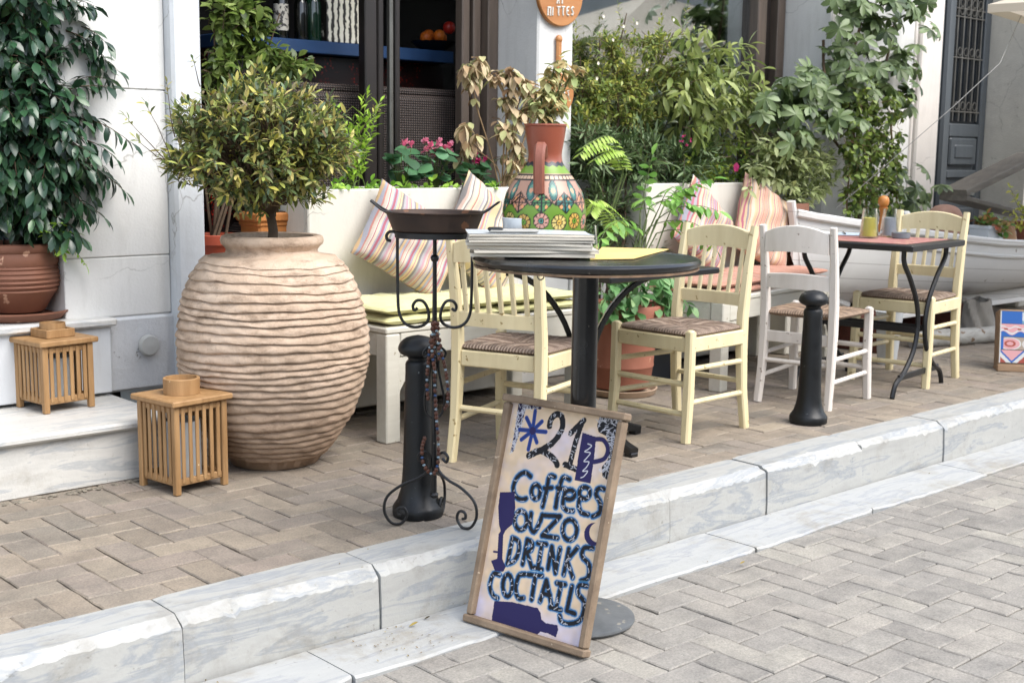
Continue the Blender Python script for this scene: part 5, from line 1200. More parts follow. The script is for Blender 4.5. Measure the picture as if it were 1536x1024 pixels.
# pots and plants in the left window
pp = W(326, 352, 4.72); pot('tall red terracotta pot behind the big jar beside the wall pilaster', (pp.x, 4.74, .602), .115, pp.z-.60, mat('red_terracotta', '#a5492f', '#933f28', .55, 5, bump=.1))
t = plant('climbing_shrub', 'leafy green climber rising in the left window above the jar shrub', 'shrub', (pp.x, 4.74, pp.z)); L, T = MB(), MB()
b0 = V((pp.x, 4.74, pp.z-.02))
for qx, qy in ((330, 150), (350, 60), (400, 60), (320, 20), (440, 120), (380, 130), (420, 20)):
    e = W(qx, qy, 4.72); T.tube([b0+rv(.02), b0.lerp(e, .5)+rv(.03), e], [.007, .005, .003], 6)
for qx, qy, rx, rz, n in ((345, 30, .15, .2, 34), (330, 95, .1, .13, 22), (385, 70, .13, .12, 26), (430, 95, .12, .08, 20), (365, 10, .2, .16, 26), (345, 140, .12, .1, 14), (455, 90, .05, .03, 5)):
    e = W(qx, qy, 4.72); crown(L, T, e, (rx*.75, .1, rz*.8), n, .11, 7, .05, .025, inner=.3, upb=.2, grav=.4, spread=.8, curl=.25, droop=.2)
fin(L, T, t, leafmat('climber_leaves', ['#34441f', '#485a28', '#5e6e34', '#758248', '#506036', '#848f58'], .4, .3), M_bark)
q = W(425, 318, 4.66); t = thing('terracotta_trough', 'orange ribbed terracotta trough beside the white planter end', 'planter', (q.x, 4.72, .602)); b = MB(); hh = q.z-.602
b.box((0, 0, hh/2-.02), (.26, .16, hh-.04), .01)
for z in (.06, .12, .18, .24): b.box((0, 0, z), (.272, .172, .03), .01)
b.box((0, 0, hh-.02), (.29, .19, .04), .008); b.build('trough', mat('orange_terracotta', '#b8793f', '#a0652f', .6, 5, bump=.15), t)
b = MB(); b.box((0, 0, hh+.001), (.25, .15, .006)); b.build('soil', M_soil, t)
# bright green sprigs
def base_p1(px, y=4.62): q = W(px, 287, y); return V((q.x, y, .945))
b0 = base_p1(528); t = plant('bright_shrub', 'upright fresh green plant at the left end of the white planter', 'plant', b0); L, T = MB(), MB()
for qx, qy in ((528, 135), (548, 150), (562, 140), (540, 175), (520, 185), (556, 185), (568, 165), (505, 205), (535, 215), (550, 225), (515, 160)):
    e = W(qx, qy, 4.6); a = b0+V((R.gauss(0, .03), R.gauss(0, .03), 0)); sprig(L, T, a, e-a, (e-a).length*.98, 26, .04, .012, grav=0, spread=.6, start=.25, tr=.003)
fin(L, T, t, leafmat('fresh_leaves', ['#6a8a2c', '#86a53a', '#9ab34c', '#7b9a3a'], .45, .35), M_gstem)
t = plant('ground_cover_plant', 'low bright green leafy plant spreading along the white planter rim', 'plant', base_p1(560)); L, T = MB(), MB()
for i in range(95):
    px = R.uniform(490, 745); a = base_p1(px, R.uniform(4.5, 4.66)); e = W(px+R.gauss(0, 10), 283-abs(R.gauss(0, 22 if px < 620 else 10)), 4.5); sprig(L, T, a, (e-a)+V((0, -.01, .02)), .035+.05*R.random(), 5, .034, .021, grav=.3, spread=.8, tr=.0015)
fin(L, T, t, leafmat('low_leaves', ['#4f7428', '#6a8f33', '#7fa23e', '#93b050'], .45, .3), M_gstem)
# cyclamens
M_pink = leafmat('pink_petals', ['#b04a6c', '#bd6684', '#c47f96', '#a63f62'], .5, .35); M_mag = leafmat('magenta_petals', ['#8f1f52', '#a8306a', '#b84a7c'], .5, .3)
M_cyc = leafmat('cyclamen_leaves', ['#27422c', '#33553a', '#44684a', '#587a56'], .5, .15)
def cyclamen(label, px, pyl, wpx, n, flowers, pm, grp='cyclamens in the white planter'):
    b0 = base_p1(px, 4.6); t = plant('cyclamen', label, 'flower', b0, grp); L, T, Fl = MB(), MB(), MB()
    for i in range(n):
        e = W(px+R.gauss(0, wpx), pyl+R.gauss(0, 14), 4.58+R.gauss(0, .05)); e.z = max(e.z, .98)
        T.tube([b0, b0.lerp(e, .6)+V((0, 0, .02)), e], .002, 4)
        d = V((R.gauss(0, .6), R.gauss(-.5, .5), R.gauss(.1, .3))); leaf(L, e-d.normalized()*.02, d, V((0, -.3, 1))+rv(.3), .06*R.uniform(.7, 1.2), .062*R.uniform(.8, 1.1), .25, .12, (.8, 1.05, .85))
    for qx, qy in flowers:
        e = W(qx, qy, 4.57); T.tube([b0, b0.lerp(e, .6), e+V((0, 0, -.004))], .0018, 5)
        for k in range(9):
            a = k*2*pi/5+R.random()*.5; d = V((cos(a)*.5, sin(a)*.5, .9 if k < 6 else -.1))+rv(.15); leaf(Fl, e+rv(.004), d, V((cos(a), sin(a), 0)), .021*R.uniform(.8, 1.15), .014, -.15, .2, (.7, 1.1, .9))
    o = tuple(t.location); L.build('foliage', M_cyc, t, smooth=60, off=o); T.build('stem', M_gstem, t, off=o); Fl.build('blossom', pm, t, smooth=60, off=o)
cyclamen('cyclamen with a few pink flowers behind the first striped pillow', 605, 245, 20, 20, ((608, 216), (617, 219)), M_pink)
cyclamen('cyclamen with a bright cluster of pink flowers, middle of the white planter', 650, 243, 24, 26, ((638, 212), (645, 220), (652, 226), (659, 214), (668, 224), (676, 219), (654, 232), (675, 230), (640, 226)), M_pink)
cyclamen('cyclamen with small magenta flowers at the dry plant end of the white planter', 715, 250, 16, 20, ((711, 235), (716, 243), (727, 240), (721, 246)), M_mag)
# dry variegated shrub
M_dry = leafmat('dry_leaves', ['#7a624c', '#927a60', '#a8947a', '#b0a488', '#6a5140', '#868a60', '#9f9674'], .7, .25)
def whorl(L, p, n, ll, lw, dn=.6, d0=None):
    for k in range(n):
        a = 2*pi*k/n+R.random(); leaf(L, p+rv(.006), V((cos(a)*.7, sin(a)*.7, -dn+R.gauss(.1, .35))), V((0, 0, 1)), ll*R.uniform(.7, 1.15), lw*R.uniform(.8, 1.2), .35, .3)
b0 = base_p1(752, 4.56); t = plant('dry_shrub', 'half dry shrub with beige and variegated leaves in front of the white pillar', 'shrub', b0); L, T = MB(), MB()
for st in ([(757, 200), (758, 150), (738, 115), (712, 100)], [(757, 200), (766, 140), (770, 108)], [(772, 215), (775, 165), (792, 120)], [(735, 225), (715, 160), (706, 112)], [(780, 230), (800, 150)], [(745, 250), (700, 215)], [(768, 255), (776, 225)], [(760, 240), (757, 185)], [(790, 200), (800, 165)]):
    pts = [b0]+[W(x, y, 4.56) for x, y in st]; T.tube(cr([tuple(p) for p in pts], 4), .0035, 5); e = pts[-1]
    for k in range(3): whorl(L, e+rv(.02), 7, .06, .026)
    for p in pts[2:]: whorl(L, V(p)+rv(.015), 4, .05, .024)
for qx, qy in ((700, 108), (722, 95), (748, 112), (765, 120), (783, 112), (790, 128), (770, 155), (765, 150), (700, 190), (706, 212), (758, 192), (775, 180), (778, 228), (765, 240), (790, 240), (770, 258)): [whorl(L, W(qx+R.gauss(0, 5), qy+R.gauss(0, 5), 4.56+R.gauss(0, .03)), 9, .06, .027) for _ in (0, 1)]
fin(L, T, t, M_dry, M_dstem)
LK[0] = .85
vt = VC+V((0, 0, .435*VZ)); t = plant('vase_plant', 'variegated cream edged plant growing out of the painted vase', 'plant', vt); L, T = MB(), MB()
for qx, qy in ((832, 100), (850, 92), (842, 125), (822, 120), (856, 112), (812, 145), (832, 150), (845, 140), (822, 170), (806, 165), (815, 135)):
    e = W(qx, qy, VC.y); T.tube([vt, vt.lerp(e, .6)+rv(.006), e], .0024, 5)
    for k in range(2): whorl(L, e+rv(.01), 8, .05, .022, .2)
    for q_ in (.35, .55, .75): whorl(L, vt.lerp(e, q_)+rv(.015), 3, .045, .02, .1)
fin(L, T, t, leafmat('variegated_leaves', ['#7d8a58', '#a39c74', '#b3a67e', '#66764c', '#8f7f58', '#9a7f5e'], .55, .25), M_gstem)

LK[0] = 1.2
# big shrubs along the second window
def base_p2(px, y=4.62): q = W(px, 275, y); return V((q.x, y, .955))
b0 = V((4.86, 4.62, 0)); pot('black plastic pot hidden under the grey green oleander', (4.84, 4.62, 0), .16, .32, M_gls)
t = plant('oleander', 'grey green narrow leaved bush behind the painted vase', 'shrub', (4.84, 4.62, .3)); L, T = MB(), MB(); b0 = V((4.84, 4.62, .3))
for qx, qy in ((900, 240), (940, 220), (980, 230), (1020, 260), (900, 320), (960, 300), (880, 280), (1000, 320)):
    e = W(qx, qy, 4.62); T.tube([b0+rv(.03), b0.lerp(e, .5)+rv(.04), e], [.011, .008, .004], 6)
for qx, qy, rx, rz, n in ((900, 235, .2, .16, 80), (960, 235, .24, .18, 100), (1020, 250, .2, .18, 70), (910, 310, .2, .2, 80), (985, 310, .24, .18, 80), (880, 200, .12, .1, 30), (1050, 225, .14, .14, 40), (890, 360, .16, .1, 30), (960, 370, .2, .1, 30)):
    e = W(qx, qy, 4.6); crown(L, T, e, (rx, .16, rz), n, .13, 9, .06, .011, inner=.3, upb=.3, grav=.1, spread=.55, curl=.12, shape=(.7, 1, .75))
fin(L, T, t, leafmat('oleander_leaves', ['#26351f', '#34462a', '#475a39', '#5f7050', '#748264', '#2c3c24', '#586a3c'], .5, .2), M_bark)
t = plant('yellow_shrub', 'tall loose shrub with yellowish green leaves beside the white pillar', 'shrub', (4.98, 4.74, .95)); L, T = MB(), MB(); b0 = V((4.98, 4.74, .95))
for qx, qy in ((900, 60), (940, 20), (925, 90), (985, 70), (1010, 50), (880, 120), (960, 120), (870, 85)):
    e = W(qx, qy, 4.76); T.tube([b0+rv(.03), b0.lerp(e, .5)+rv(.04), e], [.008, .006, .003], 6)
for qx, qy, rx, rz, n in ((895, 130, .16, .16, 60), (945, 120, .2, .16, 70), (1000, 110, .16, .15, 50), (920, 70, .14, .12, 36), (975, 60, .16, .1, 30), (880, 170, .14, .08, 36), (950, 170, .2, .08, 46)):
    e = W(qx, qy, 4.74); crown(L, T, e, (rx, .13, rz), n, .12, 11, .034, .012, inner=.25, upb=.5, grav=.1, spread=.75, curl=.2)
for qx, qy in ((932, 5), (928, 35), (880, 62), (868, 40), (1000, 20), (1020, 5), (985, 35), (1030, 60), (960, 30), (905, 45), (1045, 45)):
    e = W(qx, qy, 4.74); a = e+V((R.gauss(0, .05), 0, -.26)); sprig(L, T, a, e-a, (e-a).length, 22, .03, .011, grav=.05, spread=.75, start=.1)
fin(L, T, t, leafmat('yellowish_leaves', ['#47582a', '#5c6c32', '#747e3a', '#928f42', '#55683a', '#808c54', '#9c9450'], .5, .3), M_bark)
Fl = MB()
for qx, qy in ((905, 25), (935, 40), (955, 35), (1010, 30), (919, 60), (895, 118), (970, 105), (897, 95)):
    e = W(qx, qy, 4.66)
    for k in range(5): a = k*1.257; leaf(Fl, e, V((cos(a), -.4, sin(a))), V((0, -1, 0)), .009, .008, .1, .1)
Fl.build('blossom', leafmat('pale_petals', ['#c9c4ac', '#cfc6c9', '#c8bf9a'], .6, .3), t, off=tuple(t.location))
t = plant('loquat_shrub', 'shrub with long drooping mid green leaves against the window glass', 'shrub', (5.75, 4.72, .95)); L, T = MB(), MB(); b0 = V((5.7, 4.7, .95))
for qx, qy in ((1040, 130), (1080, 160), (1110, 140), (1030, 90), (1060, 190), (1120, 180)):
    e = W(qx, qy, 4.72); T.tube([b0+rv(.03), b0.lerp(e, .5)+rv(.04), e], [.008, .006, .004], 6)
for qx, qy, n in ((1025, 100, 9), (1045, 60, 7), (1040, 140, 12), (1075, 130, 10), (1100, 150, 12), (1125, 145, 9), (1060, 175, 12), (1095, 185, 12), (1030, 180, 10), (1130, 175, 8), (1075, 100, 5), (1110, 105, 5), (1070, 215, 12), (1110, 220, 10), (1010, 140, 8), (1085, 80, 4)):
    for k in range(max(3, int(n*.8))):
        e = W(qx+R.gauss(0, 12), qy+R.gauss(0, 12), 4.66+R.gauss(0, .07)); sprig(L, T, e, rv(.5)+V((0, -.2, .5)), .1, 7, .085, .025, grav=.6, spread=.75, curl=.35, droop=.4)
fin(L, T, t, leafmat('loquat_leaves', ['#3f4d28', '#576433', '#707b44', '#878f58', '#626c38', '#969c66'], .42, .3), M_bark)
# terracotta pot with pinnate plant, between the two benches
gp = V((4.48, 4.14, 0)); pot('large terracotta pot between the two benches behind the table', gp+V((0, 0, .035)), .195, .41, M_tc, prof=[(.135, 0), (.14, .005), (.152, .1), (.156, .105), (.156, .115), (.154, .12), (.172, .3), (.178, .315), (.196, .318), (.2, .33), (.2, .395), (.195, .405), (.182, .405), (.178, .36), (0, .35)])
t = thing('pot_saucer', 'pale clay saucer under the large terracotta pot', 'saucer', gp); b = MB(); b.lathe([(.14, 0), (.165, .004), (.178, .032), (.17, .034), (.15, .012), (0, .01)], 48); b.build('dish', mat('pale_saucer_clay', '#b09a84', '#947c66', .8, 8, bump=.3), t)
t = plant('pinnate_plant', 'potted plant with arching feathery fronds over the round table', 'plant', gp+V((0, 0, .39))); L, T = MB(), MB(); b0 = gp+V((0, 0, .38))
for (ax, ay), (qx, qy), n, ll in (((985, 330), (1058, 290), 7, .075), ((975, 340), (1050, 315), 7, .075), ((985, 320), (1010, 262), 6, .075), ((970, 330), (955, 275), 6, .07), ((960, 340), (905, 305), 6, .06), ((1000, 330), (1045, 262), 7, .07), ((985, 350), (1060, 345), 6, .07), ((970, 350), (930, 330), 5, .065), ((1000, 300), (1035, 280), 6, .07), ((960, 320), (985, 250), 6, .06), ((975, 310), (1030, 300), 6, .07)):
    a, e = W(ax, ay, 4.2), W(qx, qy, 4.0+R.uniform(0, .2)); T.tube([b0, b0.lerp(a, .6)+rv(.02), a], .004, 5)
    sprig(L, T, a, (e-a)+V((0, 0, .1)), (e-a).length*1.2, n, ll, .026, grav=.75, spread=1.0, opp=True, curl=.3, tr=.003, droop=.35, start=.2)
fin(L, T, t, leafmat('pinnate_leaves', ['#3f6328', '#527d34', '#6a9446', '#7fa656', '#5b8038'], .4, .35), M_gstem)
t = plant('pepper_plant', 'low leafy plant with broad soft leaves in the large terracotta pot', 'plant', gp+V((-.06, -.05, .39))); L, T = MB(), MB(); b0 = gp+V((-.04, -.04, .38))
for qx, qy in ((905, 440), (925, 425), (945, 440), (960, 425), (985, 430), (1005, 440), (915, 465), (950, 465), (975, 455), (1015, 455), (895, 455), (990, 410), (930, 405), (1030, 470), (940, 480)):
    e = W(qx, qy, 4.02); T.tube([b0, b0.lerp(e, .6)+V((0, 0, .04)), e], .0028, 5)
    for k in range(3): sprig(L, T, e+rv(.015), rv(.5)+V((0, -.4, .2)), .06, 3, .062, .04, grav=.7, spread=.8, curl=.3, droop=.4)
fin(L, T, t, leafmat('broad_leaves', ['#2f5228', '#41663a', '#557a4c', '#6f9068', '#8fa579'], .5, .3), M_gstem)
t = plant('fern', 'fern with pale green arching fronds behind the painted vase', 'fern', (4.55, 4.45, .6)); L, T = MB(), MB(); b0 = V((4.55, 4.4, .6))
for (ax, ay), (mx, my), (qx, qy) in (((935, 260), (915, 205), (872, 222)), ((935, 255), (905, 215), (868, 232)), ((925, 345), (905, 312), (880, 298)), ((935, 330), (900, 300), (885, 320)), ((940, 260), (925, 225), (890, 240)), ((930, 350), (925, 330), (940, 345))):
    a, mid, e = W(ax, ay, 4.35), W(mx, my, 4.3), W(qx, qy, 4.25); T.tube([b0, b0.lerp(a, .5), a], .003, 5); P_ = [V(p) for p in cr([tuple(a), tuple(mid), tuple(e)], 9)]; T.tube(P_, .002, 4)
    for i in range(2, len(P_)-1):
        dd = (P_[i+1]-P_[i]).normalized(); s, n_ = frame_from(dd)
        for sg in (-1, 1): leaf(L, P_[i], (s*sg*.8+dd*.5+V((0, 0, -.3))), n_, .06*(1-.6*abs(i/len(P_)-.4)), .013, .25, .2)
fin(L, T, t, leafmat('fern_leaves', ['#7d9a3e', '#93ab52', '#a5b868', '#6a8a36'], .5, .4), M_gstem)
p = G(988, 575); t = thing('dark_planter', 'dark blue black square planter in the shade behind the middle chair', 'planter', (p.x, p.y+.1, 0), .15); b = MB(); b.prism([(-.12, -.12), (.12, -.12), (.12, .12), (-.12, .12)], 0, .3); b.box((0, 0, .31), (.27, .27, .03), .005); b.build('box', mat('navy_plastic', '#1d232c', '#161b22', .45, 5), t)
# planter at the salmon bench
t = plant('bedding_plant', 'low mixed green plant with a magenta flower in the second white planter', 'plant', base_p2(1090)); L, T, Fl = MB(), MB(), MB()
for i in range(110):
    px = R.uniform(1030, 1170); a = base_p2(px, R.uniform(4.52, 4.72)); e = W(px+R.gauss(0, 14), 262-abs(R.gauss(0, 26)), 4.55); sprig(L, T, a, e-a, max(.05, (e-a).length), 8, .032, .016, grav=.15, spread=.8, tr=.0018, start=.3)
o = tuple(t.location); e = W(1103, 251, 4.5)
for k in range(5): a = k*1.257+.3; leaf(Fl, e, V((cos(a), -.35, sin(a))), V((0, -1, 0)), .024, .02, .1, .1, (.7, 1.1, 1))
for qx, qy in ((1022, 212), (1030, 216), (1026, 205), (1035, 210)):
    e = W(qx, qy, 4.5)
    for k in range(4): leaf(Fl, e, rv(1), V((0, -1, 0)), .012, .01, .1, .1)
L.build('foliage', leafmat('bedding_leaves', ['#3f5c26', '#587434', '#728a3c', '#8f9c44', '#4a6630', '#a29a48'], .5, .3), t, smooth=60, off=o); T.build('stem', M_gstem, t, off=o); Fl.build('blossom', M_mag, t, off=o)
sg_ = W(1190, 300, 4.4); t = plant('sage_plant', 'bushy grey green sage hanging over the right end of the white planter', 'plant', (sg_.x, 4.45, .86)); L, T = MB(), MB(); b0 = V((sg_.x, 4.5, .86))
for qx, qy, n in ((1160, 200, 10), (1195, 205, 12), (1225, 225, 11), (1150, 235, 12), (1185, 240, 14), (1220, 255, 12), (1165, 265, 10), (1200, 275, 12), (1235, 275, 8), (1175, 215, 8), (1210, 300, 8), (1190, 300, 7), (1245, 240, 6)):
    for k in range(n):
        e = W(qx+R.gauss(0, 12), qy+R.gauss(0, 12), 4.42+R.gauss(0, .06)); a = b0.lerp(e, .6)+rv(.03); sprig(L, T, a, (e-a)+V((0, 0, .05)), max(.09, (e-a).length), 10, .062, .019, grav=.35, spread=.75, curl=.3, droop=.25, start=.35)
fin(L, T, t, leafmat('sage_leaves', ['#636e42', '#7c865c', '#939a72', '#a2a884', '#6e784c', '#59613a'], .6, .3), M_gstem)
pot('brown clay pot under the sage behind the boat bow', (sg_.x+.02, 4.46, .5), .13, .38, M_tc2)
t = thing('pot_stand', 'white block carrying the brown clay pot behind the boat bow', 'plinth', (sg_.x+.02, 4.46, 0)); b = MB(); b.box((0, 0, .25), (.24, .24, .498), .008); b.build('block', M_planter, t)
LK[0] = 1.05
# schefflera and the vine below it
b0 = W(1292, 300, 4.5); b0.z = .05; b0 = V((b0.x, 4.5, .05)); pot('black nursery pot of the schefflera behind the white boat', (b0.x, 4.53, 0), .07, .24, M_gls)
t = plant('schefflera', 'tall schefflera with fanned glossy leaves climbing the wall at right', 'tree', b0); L, T = MB(), MB()
stems = [[(1292, 300), (1280, 200), (1270, 120), (1290, 40), (1300, -40)], [(1292, 290), (1310, 180), (1330, 90), (1345, 20)], [(1285, 280), (1225, 180), (1190, 150)], [(1280, 210), (1240, 130), (1235, 60)]]
for st in stems:
    pts = [b0]+[W(x, y, 4.48) for x, y in st]; T.tube(cr([tuple(p) for p in pts], 5), .009, 7)
spots = [(1290, 10), (1320, 5), (1355, 15), (1265, 25), (1250, 55), (1300, 45), (1335, 45), (1370, 30), (1270, 85), (1310, 80), (1345, 75), (1240, 95), (1280, 115), (1315, 115), (1350, 110), (1230, 125), (1215, 115), (1200, 145), (1185, 140), (1165, 130), (1225, 160), (1265, 140), (1300, 140), (1335, 145), (1210, 175), (1190, 185), (1170, 165), (1240, 185), (1275, 170), (1365, 130), (1290, -20), (1330, -25), (1370, -10), (1250, -5), (1155, 150), (1225, 205), (1205, 215), (1250, 150), (1180, 200), (1150, 180), (1375, 285), (1345, 290), (1365, 300)]
for qx, qy in spots:
    for k in range(4):
        e = W(qx+R.gauss(0, 13), qy+R.gauss(0, 13), 4.44+R.gauss(0, .07)); palmate(L, T, e, V((R.gauss(0, .6), -.7, R.gauss(.3, .4))), .06, R.choice([7, 8, 8, 9]), .088, .038, .18)
fin(L, T, t, leafmat('schefflera_leaves', ['#28351c', '#354426', '#465532', '#586642', '#667454', '#42502a'], .42, .2, .4), M_bark)
t = plant('vine', 'leafy green vine on canes below the schefflera', 'vine', (b0.x+.12, 4.45, .3)); L, T = MB(), MB(); b1 = V((b0.x+.12, 4.46, .3))
for st in ([(1300, 310), (1292, 255)], [(1270, 310), (1275, 240), (1280, 180)], [(1310, 310), (1305, 240), (1300, 160)], [(1345, 300), (1340, 240), (1335, 170)]):
    pts = [b1]+[W(x, y, 4.4) for x, y in st]; T.tube(pts, .006, 6)
for i in range(300):
    qx, qy = R.uniform(1262, 1350), R.uniform(130, 315)
    if qx > 1330 and R.random() < .3: continue
    e = W(qx, qy, 4.4+R.gauss(0, .06)); sprig(L, T, e, rv(.7)+V((0, -.4, -.1)), .08, 5, .045, .03, grav=.6, spread=.85, curl=.25, droop=.2)
fin(L, T, t, leafmat('vine_leaves', ['#30401d', '#465626', '#627232', '#788742', '#546430', '#26341b'], .4, .3), M_dstem)
LK[0] = 1.2
# on the boat
p = W(1478, 362, 4.2); dz_ = .6
t = thing('white_flower_box', 'white pot of small leafy flowers standing on the boat deck', 'flower pot', (p.x, 4.2, p.z-.02)); b = MB(); hz_ = .13; b.prism([(-.1, -.07), (.1, -.07), (.1, .07), (-.1, .07)], 0, hz_-.02); b.box((0, 0, hz_-.012), (.22, .16, .024), .005); b.build('box', M_wht, t)
t = plant('begonia', 'low begonia with green and reddish leaves in the white boat pot', 'plant', (p.x, 4.2, p.z+.1)); L, T = MB(), MB()
for i in range(36): e = V((p.x+R.gauss(0, .06), 4.19+R.gauss(0, .04), p.z+.12+R.uniform(0, .07))); sprig(L, T, e-V((0, 0, .05)), rv(.5)+V((0, -.2, .6)), .05, 4, .045, .03, grav=.4, spread=.9, curl=.2)
fin(L, T, t, leafmat('begonia_leaves', ['#3c5c2c', '#587a3c', '#8a4a3a', '#6d8f4c', '#a3684a'], .4, .3), M_gstem)
p = W(1505, 362, 4.22); pot('buff clay pot between the white box and the terracotta pot on the boat', (p.x, 4.22, p.z-.03), .085, .17, mat('buff_clay', '#a98560', '#8f6c4a', .8, 8, bump=.3), prof=[(.09, 0), (.092, .004), (.08, .08), (.062, .15), (.066, .17), (.055, .17), (.05, .15), (0, .14)])
p = W(1542, 362, 4.18); pot('terracotta pot of the yellow green shrub at the right edge of the photo', (p.x, 4.18, p.z-.03), .1, .17, M_tc)
t = plant('young_shrub', 'yellow green loose shrub in a terracotta pot at the right edge of the photo', 'shrub', (p.x, 4.18, p.z+.12)); L, T = MB(), MB()
for qx, qy in ((1530, 275), (1520, 300), (1540, 260), (1550, 280), (1515, 325), (1535, 310), (1560, 300), (1528, 335), (1570, 270)):
    a = V((p.x, 4.18, p.z+.1)); e = W(qx, qy, 4.15); sprig(L, T, a, e-a, (e-a).length, 14, .035, .016, grav=.1, spread=.8, start=.3, tr=.003)
fin(L, T, t, leafmat('young_leaves', ['#7f8a34', '#9aa046', '#b0a850', '#6f8038'], .5, .35), M_bark)
p = W(1416, 345, 4.2); t = thing('clay_urn', 'round pinkish clay urn behind the farthest yellow chair', 'urn', (p.x, 4.2, p.z-.12)); b = MB(); b.lathe(cr([(.06, 0), (.1, .06), (.118, .15), (.108, .22), (.075, .265), (.03, .282), (0, .285)], 5), 36, cap=False); b.build('urn_body', mat('pink_clay', '#b08a78', '#9a7462', .75, 6, bump=.2), t)
# hinged boards and canopy
h0, h1, h2 = W(1430, 290, 4.4), W(1545, 234, 4.4), W(1545, 330, 4.4); M_hat = mat('weathered_grey_board', '#6d675e', '#544f48', .7, 5, stretch=(1, 6, 6), bump=.3)
t = thing('hinged_board', 'grey weathered hinged boards propped open in front of the double door', 'board', h0)
b = MB(); b.bar((0, 0, 0), h1-h0, .2, .05, .006, up=V((0, 0, 1))); b.build('lid', M_hat, t); b = MB(); b.bar((0, 0, -.03), (h2-h0)+V((0, 0, .02)), .2, .035, .006, up=V((0, 0, 1))); b.build('lower_board', M_hat, t)
b = MB(); b.tube([W(1459, 291, 4.2)-h0, W(1459, 291, 4.26)-h0], .012, 10); b.build('hinge_bolt', M_steel, t); b = MB(); b.box(((h1-h0)*.93+V((0, -.106, -.005))), (.12, .012, .08), .004); b.build('end_plate', M_steel, t)
t_ = None
K, A1, B1 = D(1482, 7, 7.0), D(1375, 3, 6.9), D(1536, 25, 7.56); zc_ = K.z; A1.z = zc_; B1.z = zc_; ea, eb = (A1-K).normalized(), (B1-K).normalized()
ec = V((-eb.y, eb.x, 0)) if V((-eb.y, eb.x, 0)).y < 0 else V((eb.y, -eb.x, 0))
P0_, P1_, P2_, P3_ = K, K+ec*2.4, K+ec*2.4+eb*2.6, K+eb*2.6; ap = (P0_+P1_+P2_+P3_)/4+V((0, 0, .5)); po = eb*1.7
t = thing('parasol', 'cream cloth parasol whose edge enters the top right corner', 'parasol', (ap.x, ap.y, 0)); M_can = NT('canopy_cloth'); M_can.base(hx('#cfc5b4')); M_can.b.inputs['Roughness'].default_value = .9
tr_ = M_can.new('ShaderNodeBsdfTranslucent'); tr_.inputs['Color'].default_value = hx('#cfc5b4'); mx_ = M_can.new('ShaderNodeMixShader'); mx_.inputs[0].default_value = .35; M_can.link(M_can.b.outputs[0], mx_.inputs[1]); M_can.link(tr_.outputs[0], mx_.inputs[2]); M_can.link(mx_.outputs[0], M_can.o.inputs['Surface'])
b = MB(); qs = [P0_, P1_, P2_, P3_]; th_ = V((0, 0, .006))
for i in range(4):
    a, c = qs[i], qs[(i+1) % 4]
    vs = []; n = 12
    for r_ in range(n+1):
        for s_ in range(n+1): p = ap.lerp(a.lerp(c, s_/n), r_/n); vs.append(p-V((0, 0, .05*sin(r_/n*pi)*sin(s_/n*pi))))
    b.add(vs, [(r_*(n+1)+s_, (r_+1)*(n+1)+s_, (r_+1)*(n+1)+s_+1, r_*(n+1)+s_+1) for r_ in range(n) for s_ in range(n)])
    b.add([a, c, c-V((0, 0, .045)), a-V((0, 0, .045))], [(0, 1, 2, 3)])
b.build('canopy', M_can.m, t, smooth=30, off=(ap.x, ap.y, 0)); b = MB(); b.tube([po, po+V((0, 0, ap.z+.35)), V((0, 0, ap.z+.12)), V((0, 0, ap.z-.05))], .025, 12); b.build('pole', M_wht, t)
b = MB(); b.lathe([(.25, 0), (.25, .06), (.03, .08)], 32, c=po); b.build('base', M_disc, t)
o = MB(); o.tube([D(1255, 312, 6.9), D(1330, 247, 6.75), D(1430, 160, 6.7), D(1500, 95, 6.8), P3_.lerp(P0_, .75)], .002, 5); tag(o.build('guy_rope', mat('grey_rope', '#8f8d88', None, .7, 30), None), 'thin grey rope running slantwise from the parasol across the double door', 'rope')

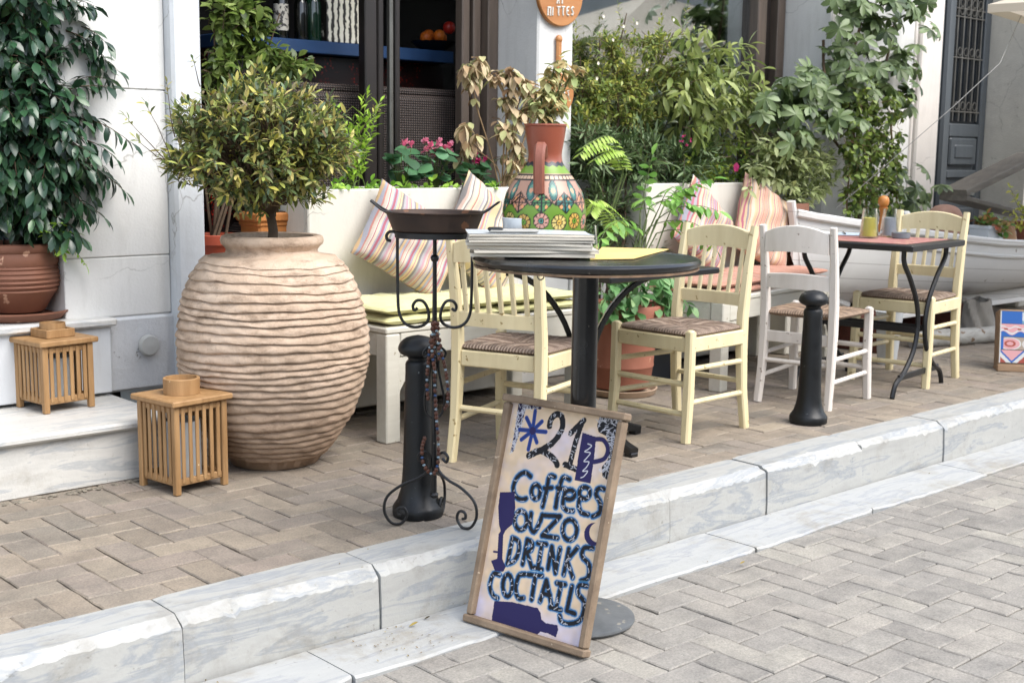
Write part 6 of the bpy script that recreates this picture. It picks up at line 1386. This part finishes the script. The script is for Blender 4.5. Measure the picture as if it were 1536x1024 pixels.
# the other side of the street, seen mirrored in the window glass
t = thing('opposite_house', 'plain pale house across the street, mirrored in the window glass', 'house', (6, -8.3, SZ)); b = MB(); b.box((3, 0, 2.6), (30, .6, 5.2), .02); b.build('wall', plaster('grey_render', '#9a9b98', '#8a8c8a'), t)
for x in (-6, -3, 0, 3, 6, 9, 12):
    b = MB(); b.box((x, .3, 1.6), (1.1, .06, 1.8), .01); b.build('window', M_door, t)
m0 = W(1065, 45, 10.06+1.6); t = thing('market_parasol', 'white parasol across the street, mirrored in the window glass', 'parasol', (m0.x, -1.6, SZ)); zp = m0.z-SZ
b = MB(); b.lathe([(1.35, zp-.32), (1.36, zp-.3), (.7, zp-.02), (.03, zp+.3), (0, zp+.31)], 8, cap=False); b.build('canopy', M_can.m, t, smooth=10); b = MB(); b.tube([(0, 0, 0), (0, 0, zp+.3)], .025, 10); b.build('pole', M_wht, t)
# ------------------------------------------------------------------ light
SUN_EL, SUN_AZ = radians(52), radians(-75)      # azimuth measured from +X (along the kerb); the sun stands over the street
wd = bpy.data.worlds.new('World'); S.world = wd; wd.use_nodes = True
nt = wd.node_tree; sk = nt.nodes.new('ShaderNodeTexSky'); sk.sky_type = 'NISHITA'; sk.sun_disc = False
sk.sun_elevation = SUN_EL; sk.sun_rotation = pi/2-SUN_AZ; sk.altitude = 50; sk.air_density = 1.0; sk.dust_density = 1.5
bg = nt.nodes['Background']; bg.inputs['Strength'].default_value = .15; hs = nt.nodes.new('ShaderNodeHueSaturation'); hs.inputs['Saturation'].default_value = .55; nt.links.new(sk.outputs[0], hs.inputs['Color']); nt.links.new(hs.outputs[0], bg.inputs['Color'])
ld = bpy.data.lights.new('sun', 'SUN'); ld.energy = 1.45; ld.angle = radians(45); ld.color = (1, .96, .9)
lo = bpy.data.objects.new('sun', ld); COL.objects.link(lo)
sd = V((cos(SUN_EL)*cos(SUN_AZ), cos(SUN_EL)*sin(SUN_AZ), sin(SUN_EL)))
lo.rotation_euler = (-sd).to_track_quat('-Z', 'Y').to_euler()
S.view_settings.view_transform = 'Standard'; S.view_settings.look = 'None'; S.view_settings.exposure = 1.52; S.view_settings.gamma = 1
S.render.film_transparent = False
